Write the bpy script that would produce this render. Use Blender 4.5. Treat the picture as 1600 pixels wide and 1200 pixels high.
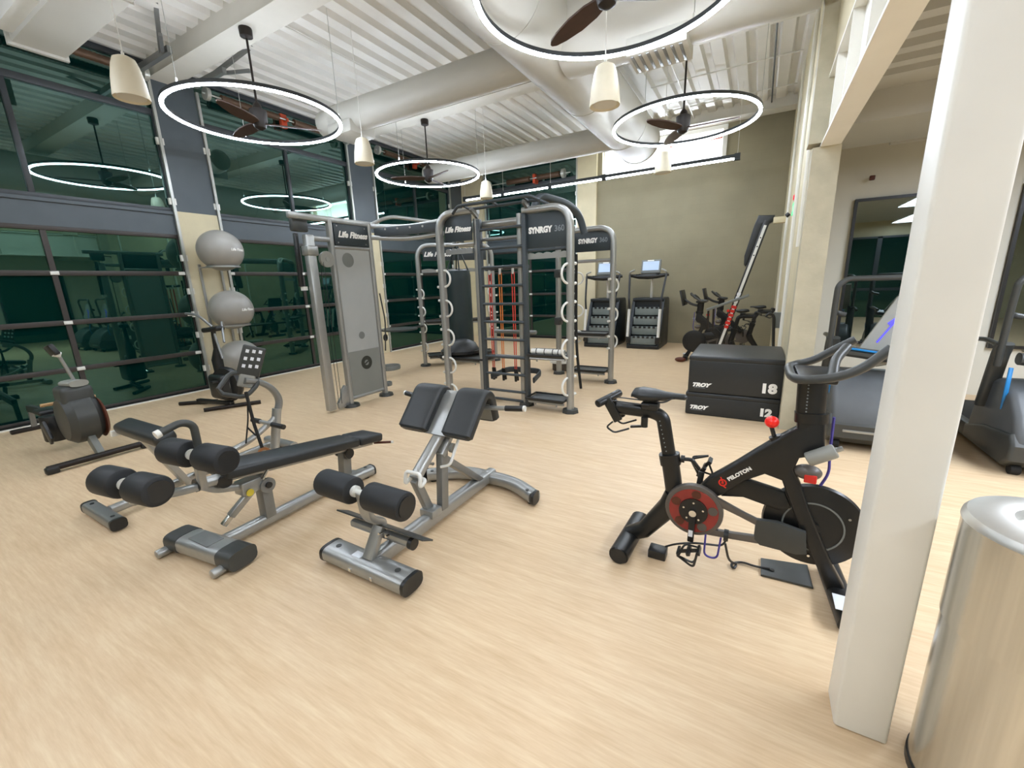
import bpy, bmesh, math, random
from mathutils import Vector, Matrix

sc = bpy.context.scene
R = math.radians
V = Vector
random.seed(4)
for o in list(bpy.data.objects):
    bpy.data.objects.remove(o, do_unlink=True)
COL = sc.collection

# ------------------------------------------------------------------ camera
cam_d = bpy.data.cameras.new('camera')
cam = bpy.data.objects.new('camera', cam_d)
COL.objects.link(cam)
cam_d.sensor_fit = 'HORIZONTAL'
cam_d.sensor_width = 36.0
cam_d.lens = 36.0 * 654.8 / 1600.0
cam_d.clip_start = 0.05
cam_d.clip_end = 200
yaw, pit, rol = R(30.23), R(13.46), R(-1.90)
fw = V((-math.sin(yaw) * math.cos(pit), math.cos(yaw) * math.cos(pit), -math.sin(pit)))
rt = V((math.cos(yaw), math.sin(yaw), 0))
up = rt.cross(fw)
rt2 = math.cos(rol) * rt + math.sin(rol) * up
up2 = -math.sin(rol) * rt + math.cos(rol) * up
cm = Matrix((rt2, up2, -fw)).transposed().to_4x4()
cm.translation = V((0, 0, 1.7))
cam.matrix_world = cm
sc.camera = cam

# ------------------------------------------------------------------ world, lamps and added fill lights beyond the frame, exposure
w = bpy.data.worlds.new('night')
sc.world = w
w.use_nodes = True
w.node_tree.nodes['Background'].inputs[0].default_value = (0.010, 0.016, 0.018, 1)
w.node_tree.nodes['Background'].inputs[1].default_value = 1.0
sc.view_settings.view_transform = 'Standard'
sc.view_settings.look = 'None'
sc.view_settings.gamma = 1.0
sc.view_settings.use_curve_mapping = False
sc.view_settings.exposure = 0.0
RING_E = 58.0
LINE_E = 110.0


def area_light(name, loc, rot, sx, sy, power, color=(.90, .99, 1.13)):
    l = bpy.data.lights.new(name, 'AREA')
    l.shape = 'RECTANGLE'
    l.size, l.size_y = sx, sy
    l.energy = power
    l.color = color
    o = bpy.data.objects.new(name, l)
    COL.objects.link(o)
    o.location = loc
    o.rotation_euler = rot
    return o


# ------------------------------------------------------------------ materials
def lin(h):
    h = h.lstrip('#')
    c = [int(h[i:i + 2], 16) / 255 for i in (0, 2, 4)]
    return tuple(x / 12.92 if x <= .04045 else ((x + .055) / 1.055) ** 2.4 for x in c) + (1,)


def mat(name, col, rough=.5, metal=0.0, spec=.5, var=0.0, scale=8.0, bump=0.0, bscale=60.0, coat=0.0, stretch=(1, 1, 1)):
    m = bpy.data.materials.new(name)
    m.use_nodes = True
    nt = m.node_tree
    b = nt.nodes['Principled BSDF']
    c = lin(col) if isinstance(col, str) else tuple(col) + (1,)
    b.inputs['Base Color'].default_value = c
    b.inputs['Roughness'].default_value = rough
    b.inputs['Metallic'].default_value = metal
    b.inputs['Specular IOR Level'].default_value = spec
    b.inputs['Coat Weight'].default_value = coat
    if var or bump:
        tc = nt.nodes.new('ShaderNodeTexCoord')
        mp = nt.nodes.new('ShaderNodeMapping')
        mp.inputs['Scale'].default_value = stretch
        nt.links.new(tc.outputs['Object'], mp.inputs[0])
    if var:
        n = nt.nodes.new('ShaderNodeTexNoise')
        n.inputs['Scale'].default_value = scale
        n.inputs['Detail'].default_value = 5
        nt.links.new(mp.outputs[0], n.inputs['Vector'])
        r = nt.nodes.new('ShaderNodeMapRange')
        r.inputs[1].default_value = .3
        r.inputs[2].default_value = .7
        r.inputs[3].default_value = 1 - var
        r.inputs[4].default_value = 1 + var
        nt.links.new(n.outputs[0], r.inputs[0])
        mx = nt.nodes.new('ShaderNodeMix')
        mx.data_type = 'RGBA'
        mx.blend_type = 'MULTIPLY'
        mx.inputs[0].default_value = 1
        mx.inputs[6].default_value = c
        nt.links.new(r.outputs[0], mx.inputs[7])
        nt.links.new(mx.outputs[2], b.inputs['Base Color'])
    if bump:
        n2 = nt.nodes.new('ShaderNodeTexNoise')
        n2.inputs['Scale'].default_value = bscale
        n2.inputs['Detail'].default_value = 4
        nt.links.new(mp.outputs[0], n2.inputs['Vector'])
        bp = nt.nodes.new('ShaderNodeBump')
        bp.inputs['Strength'].default_value = bump
        bp.inputs['Distance'].default_value = .01
        nt.links.new(n2.outputs[0], bp.inputs['Height'])
        nt.links.new(bp.outputs[0], b.inputs['Normal'])
    return m


def emit(name, col, strength):
    m = bpy.data.materials.new(name)
    m.use_nodes = True
    b = m.node_tree.nodes['Principled BSDF']
    c = lin(col) if isinstance(col, str) else tuple(col) + (1,)
    b.inputs['Base Color'].default_value = c
    b.inputs['Emission Color'].default_value = c
    b.inputs['Emission Strength'].default_value = strength
    return m


M = dict(
    silver=mat('silver powder coat', '#a3a4a1', .3, .62, .5, .03, 20),
    silver_d=mat('darker grey powder coat', '#858684', .34, .5, .5, .03, 20),
    alu=mat('brushed aluminium', '#cbcac4', .24, .95, .5, .10, 3, stretch=(14, 14, .4)),  # brushed grain; vertical streaks in the colour also imitate reflections
    satin=mat('satin lid steel', '#d2d1cc', .38, .7, .5, .03, 20),
    chrome=mat('polished chrome', '#d8d8d4', .14, 1.0),
    white_metal=mat('white enamel', '#dcdbd4', .35, 0, .5, .02, 12),
    vinyl=mat('black vinyl', '#232627', .42, 0, .5, .06, 14, .08, 220),
    foam=mat('black foam roller', '#222426', .55, 0, .4, .05, 16, .1, 160),
    plastic=mat('black plastic', '#1d1e1e', .38, 0, .5, .05, 18),
    plastic_g=mat('charcoal plastic', '#3b3d3b', .42, 0, .5, .05, 14),
    plastic_m=mat('mid grey plastic', '#6f726e', .45, 0, .5, .04, 14),
    plastic_l=mat('light grey plastic', '#8f8f88', .45, 0, .5, .04, 10),
    rubber=mat('black rubber', '#232322', .7, 0, .3, .08, 20),
    rig_dark=mat('dark slate paint', '#3a4145', .45, .1, .5, .04, 12),
    sign=mat('dark slate sign panel', '#2f383c', .4, 0, .5, .05, 9),
    bike=mat('matte black bike frame', '#141515', .36, 0, .5, .08, 12),
    bike2=mat('grey belt guard', '#5c5650', .4, .1, .5, .06, 12),
    red=mat('red plastic', '#c9281f', .35, 0, .5, .05, 20),
    red_bright=mat('bright red knob', '#f5261c', .3, 0, .5, .05, 20),  # plain bright red of the knob, not emissive
    redclear=mat('red disc cover', '#8c2b26', .25, 0, .5, .1, 12),
    blue=mat('blue plastic', '#1878b8', .4, 0, .5, .05, 14),
    purple=mat('purple cable', '#4a4290', .5, 0, .4, .05, 20),
    brown=mat('brown shoe leather', '#5a2e1e', .5, 0, .4, .1, 20),
    bronze=mat('dark bronze metal', '#211a15', .45, .3, .5, .08, 14),
    bladewood=mat('walnut fan blade', '#3f2c22', .5, 0, .4, .12, 10, stretch=(1, 1, 6)),
    springbrown=mat('brown oiled spring steel', '#5b4636', .5, .4, .5, .12, 18),
    orange=mat('orange paint', '#b8482a', .5, 0, .4, .05, 10),
    galv=mat('galvanised steel', '#b9bab4', .35, .55, .5, .08, 9),
    frame=mat('dark bronze window frame', '#3d4145', .42, .2, .5, .05, 8),
    doorframe=mat('dark bronze door rail', '#3c3734', .42, .2, .5, .06, 8),
    slate=mat('slate grey steel', '#4b5358', .45, .1, .5, .05, 4),
    seal=mat('black door seal', '#141614', .6, 0, .3, .05, 8),
    cream=mat('cream painted concrete', '#cdc2a2', .6, 0, .3, .06, 3, .15, 14),
    pier=mat('rough plastered concrete', '#b5ae97', .65, 0, .3, .1, 5, .6, 9),
    white_wall=mat('off white wall paint', '#d6d2c4', .6, 0, .3, .03, 2),
    white_steel=mat('white painted steel', '#eceae1', .42, 0, .4, .03, 3),
    duct=mat('white duct paint', '#bdbbb2', .45, 0, .4, .03, 2),
    deck=mat('white roof deck paint', '#e2e0da', .5, 0, .4, .03, 3),
    joist=mat('white beam paint', '#d5d2c8', .5, 0, .4, .03, 3),
    shade=mat('cream pendant enamel', '#d8cfb8', .5, 0, .4, .02, 10),
    ball=mat('silver grey ball vinyl', '#94918a', .33, 0, .5, .02, 12),
    wood=mat('pale wood grip', '#b89468', .5, 0, .4, .1, 12),
    tan=mat('dark tan leather', '#8a5d3a', .5, 0, .4, .1, 12),
    ledup=emit('white up light strip', (.90, .99, 1.13), 30.0),
    ledlow=emit('dim up light strip', (.90, .99, 1.13), 2.0),
    ledwhite=emit('white led strip', (.90, .99, 1.13), RING_E),
    ledline=emit('white led tube', (.90, .99, 1.13), LINE_E),
    screen=emit('lit screen', '#9fb0c6', .45),
    ledblue=emit('blue led', '#3a34e8', 1.6),
    green=emit('green exit sign', '#18d878', 1.3),
    redled=emit('red alarm lens', '#d8303a', .6),
    white_ink=mat('white print', '#f2f1ec', .5, 0, .3, .01, 5),
    grey_ink=mat('grey print', '#82898c', .5, 0, .3, .01, 5),
    red_ink=mat('red print', '#e0362a', .5, 0, .3, .01, 5),
    dark_ink=mat('dark grey print', '#33352f', .5, 0, .3, .1, 9),
    yellow=mat('yellow warning tag', '#c9b43a', .5, 0, .4, .05, 5),
    white_matte=mat('matte white', '#dfe2e6', .5, 0, .3, .02, 9),
    hood=mat('dark grey treadmill hood', '#55585a', .4, 0, .5, .05, 10),
    stepgrey=mat('grey stair tread', '#7c8481', .5, .1, .4, .05, 14),
    stairgreen=mat('very dark stair casing', '#20262a', .4, 0, .5, .08, 10),
    band_red=mat('red rubber tube', '#e04a3c', .5, 0, .4, .03, 9),
    band_orange=mat('orange rubber tube', '#f08a42', .5, 0, .4, .03, 9),
    bag=mat('dark teal bag leather', '#1f2e30', .4, 0, .5, .08, 6),
    granite=mat('mottled dark base', '#4a423a', .6, 0, .4, .5, 40),
    panelgrey=mat('grey translucent panel', '#a2a4a1', .4, 0, .5, .05, 3),
    panelgrey2=mat('darker grey panel', '#7d7f7a', .45, 0, .5, .05, 3),
)


def floor_mat():
    m = bpy.data.materials.new('pale wood plank vinyl')
    m.use_nodes = True
    nt = m.node_tree
    b = nt.nodes['Principled BSDF']
    tc = nt.nodes.new('ShaderNodeTexCoord')

    def noise(sx, sy, scale, det):
        mp = nt.nodes.new('ShaderNodeMapping')
        mp.inputs['Scale'].default_value = (sx, sy, 1)
        nt.links.new(tc.outputs['Object'], mp.inputs[0])
        n = nt.nodes.new('ShaderNodeTexNoise')
        n.inputs['Scale'].default_value = scale
        n.inputs['Detail'].default_value = det
        n.inputs['Roughness'].default_value = .6
        nt.links.new(mp.outputs[0], n.inputs['Vector'])
        return n

    n1 = noise(.9, 10, 2.2, 4)
    n2 = noise(3.2, 34, 2.0, 3)
    bk = nt.nodes.new('ShaderNodeTexBrick')
    bk.inputs['Scale'].default_value = 1
    bk.inputs['Brick Width'].default_value = 1.22
    bk.inputs['Row Height'].default_value = .152
    bk.inputs['Mortar Size'].default_value = .0008
    bk.inputs['Color1'].default_value = (.42, .42, .42, 1)
    bk.inputs['Color2'].default_value = (.58, .58, .58, 1)
    bk.inputs['Mortar'].default_value = (.36, .36, .36, 1)
    nt.links.new(tc.outputs['Object'], bk.inputs['Vector'])
    a = nt.nodes.new('ShaderNodeMath')
    a.operation = 'MULTIPLY_ADD'
    a.inputs[1].default_value = .5
    nt.links.new(n1.outputs[0], a.inputs[0])
    a2 = nt.nodes.new('ShaderNodeMath')
    a2.operation = 'MULTIPLY_ADD'
    a2.inputs[1].default_value = .42
    nt.links.new(n2.outputs[0], a2.inputs[0])
    a3 = nt.nodes.new('ShaderNodeMath')
    a3.operation = 'MULTIPLY'
    a3.inputs[1].default_value = .16
    nt.links.new(bk.outputs['Color'], a3.inputs[0])
    nt.links.new(a3.outputs[0], a2.inputs[2])
    nt.links.new(a2.outputs[0], a.inputs[2])
    cr = nt.nodes.new('ShaderNodeValToRGB')
    cr.color_ramp.elements[0].position = .36
    cr.color_ramp.elements[0].color = lin('#c4a782')
    cr.color_ramp.elements[1].position = .72
    cr.color_ramp.elements[1].color = lin('#dcc6a3')
    e = cr.color_ramp.elements.new(.53)
    e.color = lin('#d0b592')
    nt.links.new(a.outputs[0], cr.inputs[0])
    nt.links.new(cr.outputs[0], b.inputs['Base Color'])
    b.inputs['Roughness'].default_value = .42
    b.inputs['Specular IOR Level'].default_value = .4
    return m


def block_wall_mat():
    m = mat('beige painted block', '#8f876e', .62, 0, .3, .07, 1.6, .2, 30)
    nt = m.node_tree
    b = nt.nodes['Principled BSDF']
    tc = nt.nodes.new('ShaderNodeTexCoord')
    mp = nt.nodes.new('ShaderNodeMapping')
    mp.inputs['Rotation'].default_value = (R(90), 0, 0)
    nt.links.new(tc.outputs['Object'], mp.inputs[0])
    bk = nt.nodes.new('ShaderNodeTexBrick')
    bk.inputs['Scale'].default_value = 1
    bk.inputs['Brick Width'].default_value = .406
    bk.inputs['Row Height'].default_value = .203
    bk.inputs['Mortar Size'].default_value = .006
    bk.inputs['Color1'].default_value = (1, 1, 1, 1)
    bk.inputs['Color2'].default_value = (.97, .97, .97, 1)
    bk.inputs['Mortar'].default_value = (.955, .955, .955, 1)
    nt.links.new(mp.outputs[0], bk.inputs['Vector'])
    old = b.inputs['Base Color'].links[0].from_socket
    mx = nt.nodes.new('ShaderNodeMix')
    mx.data_type = 'RGBA'
    mx.blend_type = 'MULTIPLY'
    mx.inputs[0].default_value = 1
    nt.links.new(old, mx.inputs[6])
    nt.links.new(bk.outputs['Color'], mx.inputs[7])
    nt.links.new(mx.outputs[2], b.inputs['Base Color'])
    return m


def glass_mat(name, tint, base, ior):
    """night glazing: reflective tinted pane over a black night"""
    m = bpy.data.materials.new(name)
    m.use_nodes = True
    nt = m.node_tree
    out = nt.nodes['Material Output']
    nt.nodes.remove(nt.nodes['Principled BSDF'])
    d = nt.nodes.new('ShaderNodeBsdfDiffuse')
    d.inputs[0].default_value = base + (1,)
    g = nt.nodes.new('ShaderNodeBsdfGlossy')
    g.inputs['Color'].default_value = tint + (1,)
    g.inputs['Roughness'].default_value = .015
    f = nt.nodes.new('ShaderNodeFresnel')
    f.inputs[0].default_value = ior
    mx = nt.nodes.new('ShaderNodeMixShader')
    nt.links.new(f.outputs[0], mx.inputs[0])
    nt.links.new(d.outputs[0], mx.inputs[1])
    nt.links.new(g.outputs[0], mx.inputs[2])
    nt.links.new(mx.outputs[0], out.inputs[0])
    return m


M['floor'] = floor_mat()
M['block'] = block_wall_mat()
M['glass'] = glass_mat('dark tinted night glass', (.62, .95, .86), (.001, .016, .014), 2.5)
M['glass_low'] = glass_mat('dark green night glass', (.50, .92, .70), (.0005, .014, .0125), 2.0)
M['mirror'] = glass_mat('dark mirror', (.62, .72, .70), (.002, .006, .006), 4.0)


# ------------------------------------------------------------------ mesh builder
def bend(pts, rad, k=6):
    """round the inner corners of a polyline"""
    pts = [V(p) for p in pts]
    out = [pts[0]]
    for i in range(1, len(pts) - 1):
        a, b, c = pts[i - 1], pts[i], pts[i + 1]
        u, v = (a - b), (c - b)
        d = min(rad, u.length * .49, v.length * .49)
        p, q = b + u.normalized() * d, b + v.normalized() * d
        for j in range(k + 1):
            t = j / k
            out.append((1 - t) ** 2 * p + 2 * t * (1 - t) * b + t * t * q)
    out.append(pts[-1])
    return out


def arc(c, r, a0, a1, ax, ay, n=12):
    c, ax, ay = V(c), V(ax), V(ay)
    return [c + ax * r * math.cos(R(a0 + (a1 - a0) * i / n)) + ay * r * math.sin(R(a0 + (a1 - a0) * i / n)) for i in range(n + 1)]


def oval(w, h, n=16, p=3.0):
    out = []
    for i in range(n):
        t = 2 * math.pi * (i + .5) / n
        c, s = math.cos(t), math.sin(t)
        out.append((w / 2 * math.copysign(abs(c) ** (2 / p), c), h / 2 * math.copysign(abs(s) ** (2 / p), s)))
    return out


ORG = {}


class MB:
    def __init__(self):
        self.bm = bmesh.new()

    def _face(self, vs):
        try:
            self.bm.faces.new(vs)
        except ValueError:
            pass

    def box(self, c, s, rot=None, bevel=0.0, seg=2):
        t = bmesh.new()
        bmesh.ops.create_cube(t, size=1)
        bmesh.ops.scale(t, vec=V(s), verts=t.verts)
        if bevel:
            bmesh.ops.bevel(t, geom=list(t.edges), offset=bevel, segments=seg, profile=.5, affect='EDGES', clamp_overlap=True)
        if rot is not None:
            mt = rot if isinstance(rot, Matrix) else Matrix.Rotation(rot[2], 3, 'Z') @ Matrix.Rotation(rot[1], 3, 'Y') @ Matrix.Rotation(rot[0], 3, 'X')
            bmesh.ops.transform(t, matrix=mt.to_4x4(), verts=t.verts)
        bmesh.ops.translate(t, vec=V(c), verts=t.verts)
        self._merge(t)
        return self

    def span(self, a, b, bevel=0.0, seg=2):
        a, b = V(a), V(b)
        return self.box((a + b) / 2, [abs(x) for x in (b - a)], None, bevel, seg)

    def _merge(self, t):
        mp = {}
        for v in t.verts:
            mp[v] = self.bm.verts.new(v.co)
        for f in t.faces:
            self._face([mp[v] for v in f.verts])
        t.free()

    def bar(self, p0, p1, w, h, upv=(0, 0, 1), bevel=0.0, seg=2):
        p0, p1 = V(p0), V(p1)
        d = p1 - p0
        L = d.length
        y = d.normalized()
        u = V(upv)
        x = y.cross(u)
        if x.length < 1e-4:
            x = y.cross(V((1, 0, 0)))
        x.normalize()
        z = x.cross(y)
        mt = Matrix((x, y, z)).transposed()
        return self.box((p0 + p1) / 2, (w, L, h), mt, bevel, seg)

    def sweep(self, pts, sec, upv=None, closed=False, caps=True, scales=None):
        pts = [V(p) for p in pts]
        n = len(pts)
        rings = []
        pu = None
        for i, p in enumerate(pts):
            if closed:
                t = pts[(i + 1) % n] - pts[i - 1]
            elif i == 0:
                t = pts[1] - p
            elif i == n - 1:
                t = p - pts[i - 1]
            else:
                t = (pts[i + 1] - p).normalized() + (p - pts[i - 1]).normalized()
            if t.length < 1e-9:
                t = V((0, 0, 1))
            t.normalize()
            if upv is not None:
                a = t.cross(V(upv))
            else:
                if pu is None:
                    ref = V((0, 0, 1)) if abs(t.z) < .9 else V((1, 0, 0))
                    a = t.cross(ref)
                else:
                    a = pu - t * pu.dot(t)
            if a.length < 1e-6:
                a = t.cross(V((1, 0, 0))) if abs(t.x) < .9 else t.cross(V((0, 1, 0)))
            a.normalize()
            pu = a
            b = a.cross(t)
            k = scales[i] if scales else 1.0
            rings.append([self.bm.verts.new(p + a * x * k + b * y * k) for x, y in sec])
        m = len(sec)
        for i in range(n if closed else n - 1):
            r0, r1 = rings[i], rings[(i + 1) % n]
            for j in range(m):
                self._face([r0[j], r0[(j + 1) % m], r1[(j + 1) % m], r1[j]])
        if caps and not closed:
            self._face(rings[0][::-1])
            self._face(rings[-1])
        return self

    def tube(self, pts, r, n=10, closed=False, scales=None):
        return self.sweep(pts, [(r * math.cos(2 * math.pi * i / n), r * math.sin(2 * math.pi * i / n)) for i in range(n)], None, closed, True, scales)

    def cyl(self, p0, p1, r0, r1=None, n=20, bevel=0.0):
        p0, p1 = V(p0), V(p1)
        r1 = r0 if r1 is None else r1
        d = p1 - p0
        if bevel:
            L = d.length
            u = d.normalized()
            prof = [(max(r0 - bevel, 1e-4), 0), (r0 - bevel * .3, bevel * .3), (r0, bevel), (r1, L - bevel), (r1 - bevel * .3, L - bevel * .3), (max(r1 - bevel, 1e-4), L)]
            return self.lathe(prof, p0, u, n)
        return self.lathe([(r0, 0), (r1, d.length)], p0, d.normalized(), n)

    def lathe(self, prof, c, axis=(0, 0, 1), n=24, close=True):
        c, z = V(c), V(axis).normalized()
        x = z.cross(V((0, 0, 1)) if abs(z.z) < .9 else V((1, 0, 0))).normalized()
        y = z.cross(x)
        rings = []
        for r, h in prof:
            rings.append([self.bm.verts.new(c + z * h + (x * math.cos(2 * math.pi * i / n) + y * math.sin(2 * math.pi * i / n)) * r) for i in range(n)])
        for a, b in zip(rings, rings[1:]):
            for i in range(n):
                self._face([a[i], a[(i + 1) % n], b[(i + 1) % n], b[i]])
        if close:
            self._face(rings[0][::-1])
            self._face(rings[-1])
        return self

    def ring(self, c, Rad, prof, n=64, axis=(0, 0, 1)):
        """closed lathe: prof is a closed loop of (dr, dh)"""
        c, z = V(c), V(axis).normalized()
        x = z.cross(V((0, 0, 1)) if abs(z.z) < .9 else V((1, 0, 0))).normalized()
        y = z.cross(x)
        rings = []
        for i in range(n):
            t = 2 * math.pi * i / n
            u = x * math.cos(t) + y * math.sin(t)
            rings.append([self.bm.verts.new(c + u * (Rad + dr) + z * dh) for dr, dh in prof])
        m = len(prof)
        for i in range(n):
            a, b = rings[i], rings[(i + 1) % n]
            for j in range(m):
                self._face([a[j], b[j], b[(j + 1) % m], a[(j + 1) % m]])
        return self

    def sphere(self, c, r, s=(1, 1, 1), n=24, m=14):
        c = V(c)
        prof = []
        rings = []
        for i in range(1, m):
            t = math.pi * i / m
            rings.append([self.bm.verts.new(c + V((r * s[0] * math.sin(t) * math.cos(2 * math.pi * j / n), r * s[1] * math.sin(t) * math.sin(2 * math.pi * j / n), r * s[2] * math.cos(t)))) for j in range(n)])
        a = self.bm.verts.new(c + V((0, 0, r * s[2])))
        b = self.bm.verts.new(c - V((0, 0, r * s[2])))
        for j in range(n):
            self._face([a, rings[0][j], rings[0][(j + 1) % n]])
            self._face([b, rings[-1][(j + 1) % n], rings[-1][j]])
        for p, q in zip(rings, rings[1:]):
            for j in range(n):
                self._face([p[j], q[j], q[(j + 1) % n], p[(j + 1) % n]])
        return self

    def prism(self, poly, o, ax, ay, thick, bevel=0.0, seg=2):
        """polygon in the plane (o, ax, ay), centred thickness along ax x ay"""
        o, ax, ay = V(o), V(ax), V(ay)
        nz = ax.cross(ay).normalized()
        t = bmesh.new()
        lo = [t.verts.new(o + ax * x + ay * y - nz * thick / 2) for x, y in poly]
        hi = [t.verts.new(o + ax * x + ay * y + nz * thick / 2) for x, y in poly]
        n = len(poly)
        t.faces.new(lo[::-1])
        t.faces.new(hi)
        for i in range(n):
            t.faces.new([lo[i], lo[(i + 1) % n], hi[(i + 1) % n], hi[i]])
        bmesh.ops.recalc_face_normals(t, faces=t.faces)
        if bevel:
            ed = [e for e in t.edges if len(e.link_faces) == 2 and any(len(f.verts) == n and n != 4 or abs(f.normal.dot(nz)) > .9 for f in e.link_faces)]
            bmesh.ops.bevel(t, geom=ed, offset=bevel, segments=seg, profile=.5, affect='EDGES', clamp_overlap=True)
        self._merge(t)
        return self

    def build(self, name, m, parent=None, sharp=35, local=False):
        bm = self.bm
        bmesh.ops.remove_doubles(bm, verts=bm.verts, dist=1e-5)
        bmesh.ops.recalc_face_normals(bm, faces=bm.faces)
        if parent is not None and not local:
            off = ORG.get(parent.name, V((0, 0, 0)))
            bmesh.ops.translate(bm, vec=-off, verts=bm.verts)
        else:
            off = V((0, 0, 0))
        me = bpy.data.meshes.new(name)
        for f in bm.faces:
            f.smooth = True
        bm.to_mesh(me)
        bm.free()
        me.set_sharp_from_angle(angle=R(sharp))
        me.materials.append(M[m] if isinstance(m, str) else m)
        o = bpy.data.objects.new(name, me)
        COL.objects.link(o)
        if parent is not None:
            o.parent = parent
            ORG[o.name] = off
        return o


def thing(name, label, cat, loc=(0, 0, 0), rz=0.0, group=None, local=False):
    o = bpy.data.objects.new(name, None)
    COL.objects.link(o)
    o.empty_display_size = .1
    o.location = loc
    o.rotation_euler = (0, 0, rz)
    o['label'] = label
    o['category'] = cat
    if group:
        o['group'] = group
    ORG[o.name] = V((0, 0, 0)) if local else V(loc)
    return o


def tag(o, label, cat, group=None):
    o['label'] = label
    o['category'] = cat
    if group:
        o['group'] = group
    return o


def struct(name, mb, m, parent=None, sharp=35):
    o = mb.build(name, m, parent, sharp)
    if parent is None:
        o['kind'] = 'structure'
    return o


def struct_root(name, loc=(0, 0, 0)):
    o = bpy.data.objects.new(name, None)
    COL.objects.link(o)
    o.location = loc
    o['kind'] = 'structure'
    ORG[o.name] = V(loc)
    return o


def copy_tree(o, parent=None):
    c = o.copy()
    COL.objects.link(c)
    if parent is not None:
        c.parent = parent
    ORG[c.name] = ORG.get(o.name, V((0, 0, 0)))
    for ch in list(o.children):
        copy_tree(ch, c)
    return c


def lettering(body, size, parent, o, ax, ay, m, shear=0.0, name='lettering', bold=0.0, xs=1.0, depth=.0015, local=False, align='CENTER'):
    cu = bpy.data.curves.new(name, 'FONT')
    cu.body = body
    cu.size = size
    cu.shear = shear
    cu.offset = bold
    cu.extrude = depth
    cu.align_x = align
    cu.align_y = 'CENTER'
    cu.resolution_u = 3
    t = bpy.data.objects.new('tmp_text', cu)
    me = bpy.data.meshes.new_from_object(t)
    bpy.data.objects.remove(t)
    bpy.data.curves.remove(cu)
    me.name = name
    ax, ay = V(ax).normalized(), V(ay).normalized()
    nz = ax.cross(ay)
    mt = Matrix((ax * xs, ay, nz)).transposed().to_4x4()
    off = V((0, 0, 0)) if local else ORG.get(parent.name, V((0, 0, 0)))
    mt.translation = V(o) - off
    me.transform(mt)
    me.materials.clear()
    me.materials.append(M[m])
    ob = bpy.data.objects.new(name, me)
    COL.objects.link(ob)
    ob.parent = parent
    ORG[ob.name] = off
    return ob


# side bay ceiling lamps out of view, then fill lights added behind the camera
area_light('lamp', (3.3, 3.6, 3.35), (0, 0, 0), .5, 6.5, 430)
area_light('lamp', (4.2, -3.0, 3.35), (0, 0, 0), .6, 3.0, 110)
for lx in (-6.0, -3.6, -1.0):  # added fill lights, brighten the faces turned towards the camera
    area_light('lamp', (lx, -3.0, 4.6), (R(20), 0, 0), 1.2, .3, 34)

# ================================================================== SETTING
WX = -8.57
CEIL = 5.25
struct('floor', MB().span((-9.0, -5.2, -.1), (8.2, 12.7, 0)), 'floor')

# corrugated roof deck, ribs along Y
def deck(x0, x1, y0, y1, z, pitch, h):
    mb = MB()
    x = x0
    prof = []
    while x < x1:
        for dx, dz in ((0, 0), (.52, 0), (.62, h), (.9, h)):
            prof.append((x + dx * pitch, z + dz))
        x += pitch
    vs = [[mb.bm.verts.new((px, y, pz)) for px, pz in prof] for y in (y0, y1)]
    top = [[mb.bm.verts.new((px, y, z + h + .05)) for px in (x0, prof[-1][0])] for y in (y0, y1)]
    for i in range(len(prof) - 1):
        mb._face([vs[0][i], vs[0][i + 1], vs[1][i + 1], vs[1][i]])
    mb._face([top[0][0], top[1][0], top[1][1], top[0][1]])
    return mb

o = deck(WX - .1, 1.1, -5.1, 12.6, CEIL, .32, .075).build('ceiling', 'deck', None, 20)
o['kind'] = 'structure'
struct('ceiling', MB().span((.55, -5.1, 3.5), (8.2, 8.15, 3.6)), 'duct')
# ribs under the low ceiling of the side bay
mb = MB()
for i in range(9):
    mb.span((.60, 3.3 + i * .28, 3.44), (7.9, 3.42 + i * .28, 3.5))
struct('ceiling', mb, 'duct')
struct('trim_1', MB().span((.6, 6.1, 3.22), (7.9, 7.2, 3.5)), 'duct')

# walls
struct('wall_back', MB().span((-4.05, 11.95, 0), (1.2, 12.2, 4.42)).span((-.93, 11.95, 4.42), (1.2, 12.2, 5.4))
       .span((-4.05, 11.95, 5.12), (-.93, 12.2, 5.4)).span((-4.05, 11.95, 4.42), (-3.93, 12.2, 5.12))
       .span((-9.0, 11.95, 5.12), (-4.05, 12.2, 5.4)), 'block')
struct('wall_niche', MB().span((-4.0, 12.2, 4.37), (-.88, 12.7, 4.42)).span((-4.0, 12.65, 4.42), (-.88, 12.7, 5.12))
       .span((-4.0, 12.2, 5.12), (-.88, 12.7, 5.17)).span((-4.0, 12.2, 4.42), (-3.95, 12.65, 5.12)).span((-.93, 12.2, 4.42), (-.88, 12.65, 5.12)), 'white_steel')
struct('trim_2', MB().span((-1.02, 11.86, 4.42), (-.93, 11.95, 5.12)).span((-3.93, 11.86, 5.03), (-1.02, 11.95, 5.12)), 'white_steel')
struct('trim_3', MB().span((-2.2, 11.84, 4.83), (-1.03, 11.88, 4.87)), 'orange')
struct('wall_right', MB().span((.36, 5.62, 0), (.56, 11.95, 5.4)).span((.42, -5.1, 3.52), (.54, 5.62, 5.4)), 'cream')
struct('wall_mirror', MB().span((.56, 8.0, 0), (8.2, 8.15, 3.6)), 'white_wall')
struct('wall_side', MB().span((8.1, -5.2, 0), (8.2, 8.1, 3.6)), 'white_wall')
struct('wall_front', MB().span((-9.0, -5.2, 0), (8.2, -5.1, 5.4)), 'cream')
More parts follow.
